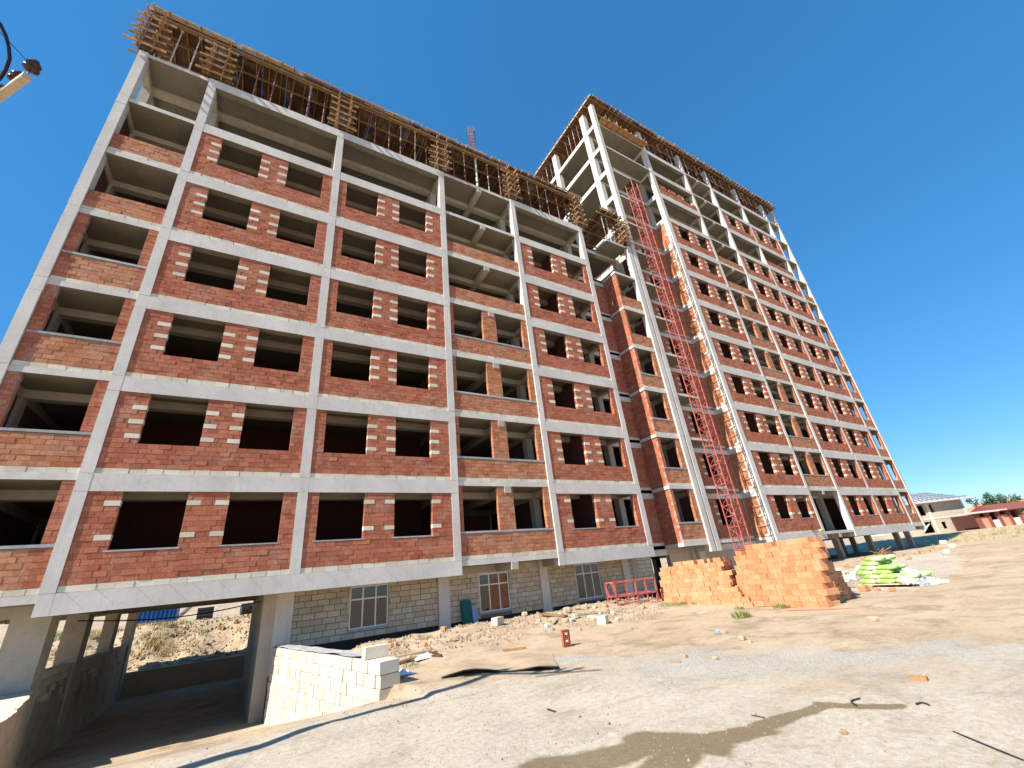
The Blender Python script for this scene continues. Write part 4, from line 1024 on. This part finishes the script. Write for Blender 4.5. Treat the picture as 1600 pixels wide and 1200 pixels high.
field('dry_grass', 'dry yellow grass beyond the tall block and on the rear bank', [(62, 105, -14, 12, 900), (50, 110, 16, 45, 700), (-8, 8, 18.0, 24, 1000)], 'dry', 14, .3, .014)
field('green_scrub', 'patches of green scrub in the dry grass', [(64, 100, -12, 4, 60), (-6, 8, 19.5, 23.5, 120), (66, 90, 18, 30, 60)], 'weed', 22, .3, .014)
# pebbles too many to count
m = MB()
for i in range(16000):
    if i % 3: x, y = R(6, 15), R(-15.6, -6)
    else: x, y = R(0, 22), R(-15.5, -1)
    if y > -8 and -0.3 < x < ramp_right(y)+.5: continue
    s_ = R(.004, .013)*(1 if random.random() < .97 else 2.0); z = height(x, y); tn = random.random()
    p = [(x+s_*math.cos(k*2.094+R(-.4, .4)), y+s_*math.sin(k*2.094+R(-.4, .4)), z-.004) for k in range(3)]; t_ = (x+R(-.3, .3)*s_, y+R(-.3, .3)*s_, z+s_*.8)
    for k in range(3): m.face([p[k], p[(k+1) % 3], t_], tn)
tag(m.build('pebbles', M['lime_d2']), 'fine grey pebbles scattered over the yard', 'gravel', None, 'stuff')

m = MB(); k = 0
while k < 2600:
    x, y = R(6.8, 21), R(-6.5, -.3)
    if fb(x, y, .5) + sm(-6.5, -2, y) < .35 or (x < ramp_right(y)+.6): continue
    k += 1; s_ = R(.012, .045)*(1 if random.random() < .94 else 1.9); z = height(x, y); tn = random.random(); a0 = R(0, 6)
    p = [(x+s_*math.cos(a0+q*1.571)*R(.7, 1.2), y+s_*math.sin(a0+q*1.571)*R(.7, 1.2), z-.01) for q in range(4)]; q4 = [(x+(px-x)*.6+R(-.2, .2)*s_, y+(py-y)*.6+R(-.2, .2)*s_, z+s_*R(.6, 1.1)) for px, py, _ in p]
    for q in range(4): m.face([p[q], p[(q+1) % 4], q4[(q+1) % 4], q4[q]], tn)
    m.face(q4, tn)
for k in range(1500):
    x, y = R(-5, 7), R(16.9, 22.5); s_ = R(.02, .08)*(1 if random.random() < .9 else 2.2); z = height(x, y); tn = random.random(); a0 = R(0, 6)
    p = [(x+s_*math.cos(a0+q*1.571)*R(.7, 1.2), y+s_*math.sin(a0+q*1.571)*R(.7, 1.2), z-.02) for q in range(4)]; q4 = [(x+(px-x)*.6, y+(py-y)*.6, z+s_*R(.5, 1.1)) for px, py, _ in p]
    for q in range(4): m.face([p[q], p[(q+1) % 4], q4[(q+1) % 4], q4[q]], tn)
    m.face(q4, tn)
tag(m.build('dirt_clods', M['clod']), 'loose dirt clods covering the bank below the windows and the bank behind the passage', 'dirt', None, 'stuff')
# ------------------------------------------------------------------ utility pole at the left
A1, A2 = onZ(0, 150, 8.6), onZ(43, 119, 8.6); da = (A2-A1).normalized(); pole = A1 - da*1.0
UP = thing('utility_pole', 'utility pole whose crossarm and insulators reach in at the upper left', 'pole', (pole.x, pole.y, height(pole.x, pole.y)))
gz = height(pole.x, pole.y)
MB().tube([(0, 0, 0), (0, 0, 9.0-gz)], [.16, .1], 10).build('shaft', M['galv'], UP)
off = Vector((pole.x, pole.y, gz))
MB().bar(A1-da*1.6-off, A2-off, .09, .09).build('crossarm', M['galv'], UP)
def insul(c, tilt):
    pin = MB().tube([c, c+Vector((0, 0, .16))], .012, 5).build('pin', M['dark'], UP)
    b = MB().lathe([(.0, .0), (.05, .0), (.085, .02), (.09, .05), (.055, .075), (.075, .09), (.08, .12), (.05, .16), (.03, .19), (.0, .2)], n=14).build('insulator', M['porcelain'], UP, True); b.location = c+Vector((0, 0, .13)); b.rotation_euler = tilt
insul(A2-da*.06+Vector((0, 0, .04))-off, (.25, .2, 0)); insul(A2-da*.42+Vector((0, 0, .04))-off, (.25, .2, 0)); insul(A2-da*.85+Vector((0, 0, .04))-off, (.2, .2, 0))
c0 = A2-da*.35+Vector((0, 0, .3))
MB().tube([onZ(-20, 15, 9.3)-off, onZ(0, 37, 9.2)-off, onZ(9, 55, 9.1)-off, onZ(14, 75, 9.0)-off, onZ(15, 92, 8.9)-off, onZ(9, 108, 8.8)-off, onZ(0, 122, 8.7)-off, onZ(-25, 145, 8.6)-off], .022, 6).build('cable', M['cable'], UP)
MB().tube([A2-da*.06+Vector((0, 0, .27))-off, onZ(0, 50, 9.3)-off, onZ(-80, -10, 10)-off], .006, 4).build('wire', M['cable'], UP)

# ------------------------------------------------------------------ behind the passage
CT = thing('blue_container', 'blue ribbed steel container beyond the passage', 'container', (-.6, 27, height(-.6, 27)-.05))
MB().box(-1.3, 1.0, 0, 2.2, .02, 2.6).build('body', M['blue'], CT)
for i in range(9): MB().box(-1.3+i*.26, -1.3+i*.26+.12, -.05, 0.01, .05, 2.55).build('rib', M['blue'], CT)
LD = thing('ladder', 'pale ladder leaning among scrap beyond the passage', 'ladder', (3.0, 25.5, height(3, 25.5)))
for x in (0, .4): MB().bar((x, 0, 0), (x+.1, .6, 1.9), .05).build('rail', M['prop_pale'], LD)
for i in range(6): MB().bar((.02+i*.015, i*.1+.05, .2+i*.3), (.42+i*.015, i*.1+.05, .2+i*.3), .04).build('rung', M['prop_pale'], LD)
BX = thing('scrap_drum', 'dark drum lying on the bank beyond the passage', 'drum', (5.2, 24.5, height(5.2, 24.5)+.35)); 
MB().tube([(-.6, 0, 0), (.6, .2, 0)], .4, 12).build('body', M['dark'], BX); MB().tube([(-.2, .06, 0), (-.14, .08, 0)], .43, 12).build('hoop', M['dark'], BX)
BX2 = thing('scrap_crate', 'dark crate of scrap beside the ladder beyond the passage', 'crate', (2.3, 25.6, height(2.3, 25.6)))
for i in range(4): MB().box(-.5, .5, -.02, .02, .05+i*.22, .2+i*.22).build('slat', M['dark'], BX2)
MB().box(-.5, .5, .03, .7, .0, .85).build('body', M['dark'], BX2)
for i in range(9):
    x, y = R(-1, 5.5), R(17.2, 18.6); a = Vector((x, y, height(x, y)+.06)); b = a+Vector((R(-1.2, 1.2), R(-.1, .8), R(.0, .5)))
    t = tag(MB().bar((0, 0, 0), b-a, .06, .04).build('plank', M['timber_p']), 'weathered stick lying on the sunlit bank behind the passage', 'plank', 'sticks on the rear bank'); t.location = a
cb = tag(MB().tube([Vector((-.2+i*.7, 4.0, 1.9-.25*math.sin(3.14*i/8)+.05*i/8)) for i in range(9)], .02, 5).build('hanging_cable', M['cable']), 'black cable slung across the passage below the beam', 'cable')

# ------------------------------------------------------------------ houses and trees on the right
def box_part(par, nm, mat, *b): return MB().box(*b).build(nm, M[mat], par)
hp = CAM + ray(1437, 838)*84; hq = CAM + ray(1532, 826)*84; ha = math.atan2(hq.y-hp.y, hq.x-hp.x); hl = (Vector((hq.x, hq.y))-Vector((hp.x, hp.y))).length
H1 = thing('villa', 'unfinished two-storey limestone house with bare grey roof', 'house', (hp.x, hp.y, height(hp.x, hp.y)-.2), ha)
fl = 3.1
openings = {0: [(1.2, 3.6, .4, 2.5), (5.4, 6.3, .9, 2.2), (8.2, 9.1, .8, 2.4)], 1: [(.8, 3.4, .6, 2.6), (4.6, 5.2, 1.0, 2.6)]}
for s in (0, 1):
    cur = 0; wl2 = MB()
    for a, b, lo, hi in openings[s]:
        wl2.box(cur, a, 0, .3, s*fl, s*fl+fl-.25); wl2.box(a, b, 0, .3, s*fl, s*fl+lo); wl2.box(a, b, 0, .3, s*fl+hi, s*fl+fl-.25); cur = b
    wl2.box(cur, hl-1.2, 0, .3, s*fl, s*fl+fl-.25); wl2.build('wall', M['house_lime'], H1)
    box_part(H1, 'floor_band', 'concrete', -.1, hl-.9, -.06, 9, s*fl+fl-.25, s*fl+fl)
    for x in (3.9, hl-1.2): box_part(H1, 'pilaster', 'pink', x, x+.35, -.08, .25, s*fl, s*fl+fl-.26)
box_part(H1, 'side_wall', 'lime_d', hl-1.2, hl-.9, .0, 9, 0, 2*fl-.25); box_part(H1, 'side_wall', 'lime_d', 0, .3, .31, 9, 0, 2*fl-.25)
box_part(H1, 'rear_wall', 'lime_d', .3, hl-1.2, 8.7, 9, 0, 2*fl-.25)
MB().bar((1.3, .5, .5), (3.5, .5, 2.3), .35, .2).build('stair_flight', M['concrete'], H1)
rf = MB(); z0 = 2*fl; rf.face([(-1.2, -1.3, z0), (hl+.9, -1.3, z0), (hl-3.4, 4.5, z0+2.1), (3.4, 4.5, z0+2.1)]); rf.face([(hl+.9, -1.3, z0), (hl+.9, 10.3, z0), (hl-3.4, 4.5, z0+2.1)]); rf.face([(-1.2, 10.3, z0), (-1.2, -1.3, z0), (3.4, 4.5, z0+2.1)]); rf.face([(hl+.9, 10.3, z0), (-1.2, 10.3, z0), (3.4, 4.5, z0+2.1), (hl-3.4, 4.5, z0+2.1)]); rf.face([(-1.2, -1.3, z0-.06), (-1.2, 10.3, z0-.06), (hl+.9, 10.3, z0-.06), (hl+.9, -1.3, z0-.06)]); rf.box(-1.25, hl+.95, -1.36, -1.29, z0-.2, z0+.08)
ro = rf.build('roof', M['tin'], H1)
for i in range(12):
    x = -.6+i*(hl+1)/12; xm = 3.4+(hl-6.8)*i/11; MB().bar((x, -1.25, z0+.12), (xm, 4.4, z0+2.25), .07, .1).build('batten', M['galv2'], ro)
for j in range(4):
    q = (j+.6)/4.4; MB().bar((-1.2+4.6*q, -1.3+5.8*q, z0+2.1*q+.14), (hl+.9-4.3*q, -1.3+5.8*q, z0+2.1*q+.14), .07, .1).build('batten', M['galv2'], ro)
p2 = CAM + ray(1536, 826)*78; q2 = CAM + ray(1640, 812)*78; h2 = math.atan2(q2.y-p2.y, q2.x-p2.x)
H2 = thing('low_house', 'low brick outbuilding with pale panels and maroon roof right of the villa', 'house', (p2.x, p2.y, height(p2.x, p2.y)-.2), h2)
for i in range(7): box_part(H2, 'brick_pier', 'house_red', i*1.9, i*1.9+.6, 0, .5, 0, 2.9)
for i in range(6):
    box_part(H2, 'panel', 'pink' if i % 2 else 'salmon', i*1.9+.602, i*1.9+1.898, .12, .35, 0, 1.5 if i % 2 else 2.2)
box_part(H2, 'rear_wall', 'inner', 0, 13, 5, 5.3, 0, 2.9); box_part(H2, 'lintel', 'pink', -.6, 5.5, -.6, 3, 2.91, 3.2)
rf = MB(); rf.face([(4, -.8, 2.95), (14, -.8, 2.95), (14, 3, 4.3), (4, 3, 4.3)]); rf.face([(4, 6, 2.95), (4, 3, 4.3), (14, 3, 4.3), (14, 6, 2.95)]); rf.face([(4, -.8, 2.95), (4, 3, 4.3), (4, 6, 2.95)]); rf.face([(4, -.8, 2.94), (4, 6, 2.94), (14, 6, 2.94), (14, -.8, 2.94)]); rf.build('roof', M['house_red'], H2)
p3 = CAM + ray(1545, 812)*130; q3 = CAM + ray(1680, 795)*130; h3 = math.atan2(q3.y-p3.y, q3.x-p3.x)
H3 = thing('tiled_house', 'distant house with broad salmon tiled roof behind the bushes', 'house', (p3.x, p3.y, height(p3.x, p3.y)), h3)
box_part(H3, 'wall', 'pink', 1, 24, 1, 11, 0, 5.0)
rf = MB(); rf.face([(0, 0, 4.6), (25, 0, 4.6), (20, 6, 7.6), (6, 6, 7.6)]); rf.face([(0, 12, 4.6), (0, 0, 4.6), (6, 6, 7.6)]); rf.face([(25, 0, 4.6), (25, 12, 4.6), (20, 6, 7.6)]); rf.face([(25, 12, 4.6), (0, 12, 4.6), (6, 6, 7.6), (20, 6, 7.6)]); rf.build('roof', M['salmon'], H3)
def tree(p, hgt, rad, label, seed):
    rnd = random.Random(seed); t = thing('tree', label, 'tree', p, 0, 'trees behind the low house')
    MB().tube([(0, 0, 0), (.1, 0, hgt*.35), (.05, .1, hgt*.6)], [.18, .13, .06], 7).build('trunk', M['bark'], t)
    tr_ = t.children[-1]
    for i in range(5):
        a = i*1.3; MB().tube([(.08, .03, hgt*.3), (math.cos(a)*rad*.6, math.sin(a)*rad*.6, hgt*.6)], [.06, .02], 5).build('limb', M['bark'], tr_)
    m = MB(); cl = [(rnd.gauss(0, rad*.5), rnd.gauss(0, rad*.5), hgt*rnd.uniform(.35, .95)) for _ in range(22)]
    for cx, cy, cz in cl:
        tn0 = rnd.random()
        for _ in range(70):
            v = Vector((cx+rnd.gauss(0, rad*.17), cy+rnd.gauss(0, rad*.17), cz+rnd.gauss(0, rad*.15))); a = Vector((rnd.gauss(0, 1), rnd.gauss(0, 1), rnd.gauss(0, 1))).normalized()*.16; b = a.cross(Vector((rnd.gauss(0, 1), rnd.gauss(0, 1), rnd.gauss(0, 1)))).normalized()*.12
            m.face([v-a, v+b, v+a, v-b], min(1, max(0, tn0*.7+rnd.random()*.3)))
    m.build('crown', M['leaf'], t)
for i, (u, v, hh, rr, lb) in enumerate(((1556, 818, 7.6, 2.0, 'small dark green tree left of the salmon roof'), (1575, 815, 7.2, 2.6, 'rounded green bush tree below the salmon roof'), (1592, 812, 7.0, 2.6, 'dark green tree at the right edge of the picture'), (1545, 820, 3.6, 1.2, 'low green shrub right of the villa'))):
    p = CAM + ray(u, v)*100; tree((p.x, p.y, height(p.x, p.y)), hh, rr, lb, i)

# small things left on the first floor ledge of the tall block
cp = onY(1271, 832, -.03); CX = thing('steel_clamp', 'small dark red cross-shaped clamp on the beam ledge above the large brick stack', 'clamp', (cp.x, -.06, L(0)+.01))
MB().bar((0, 0, 0), (0, 0, .75), .09, .06).build('upright', M['house_red'], CX); MB().bar((-.28, -.003, .42), (.28, -.003, .5), .08, .06).build('cross_arm', M['house_red'], CX)
cs = tag(put('cement_bag', SM[1], None, (cp.x+1.0, -.16, L(0)+.002), .1), 'small crumpled pale bag lying on the beam ledge beside the red clamp', 'bag'); cs.scale = (.8, .55, .9)
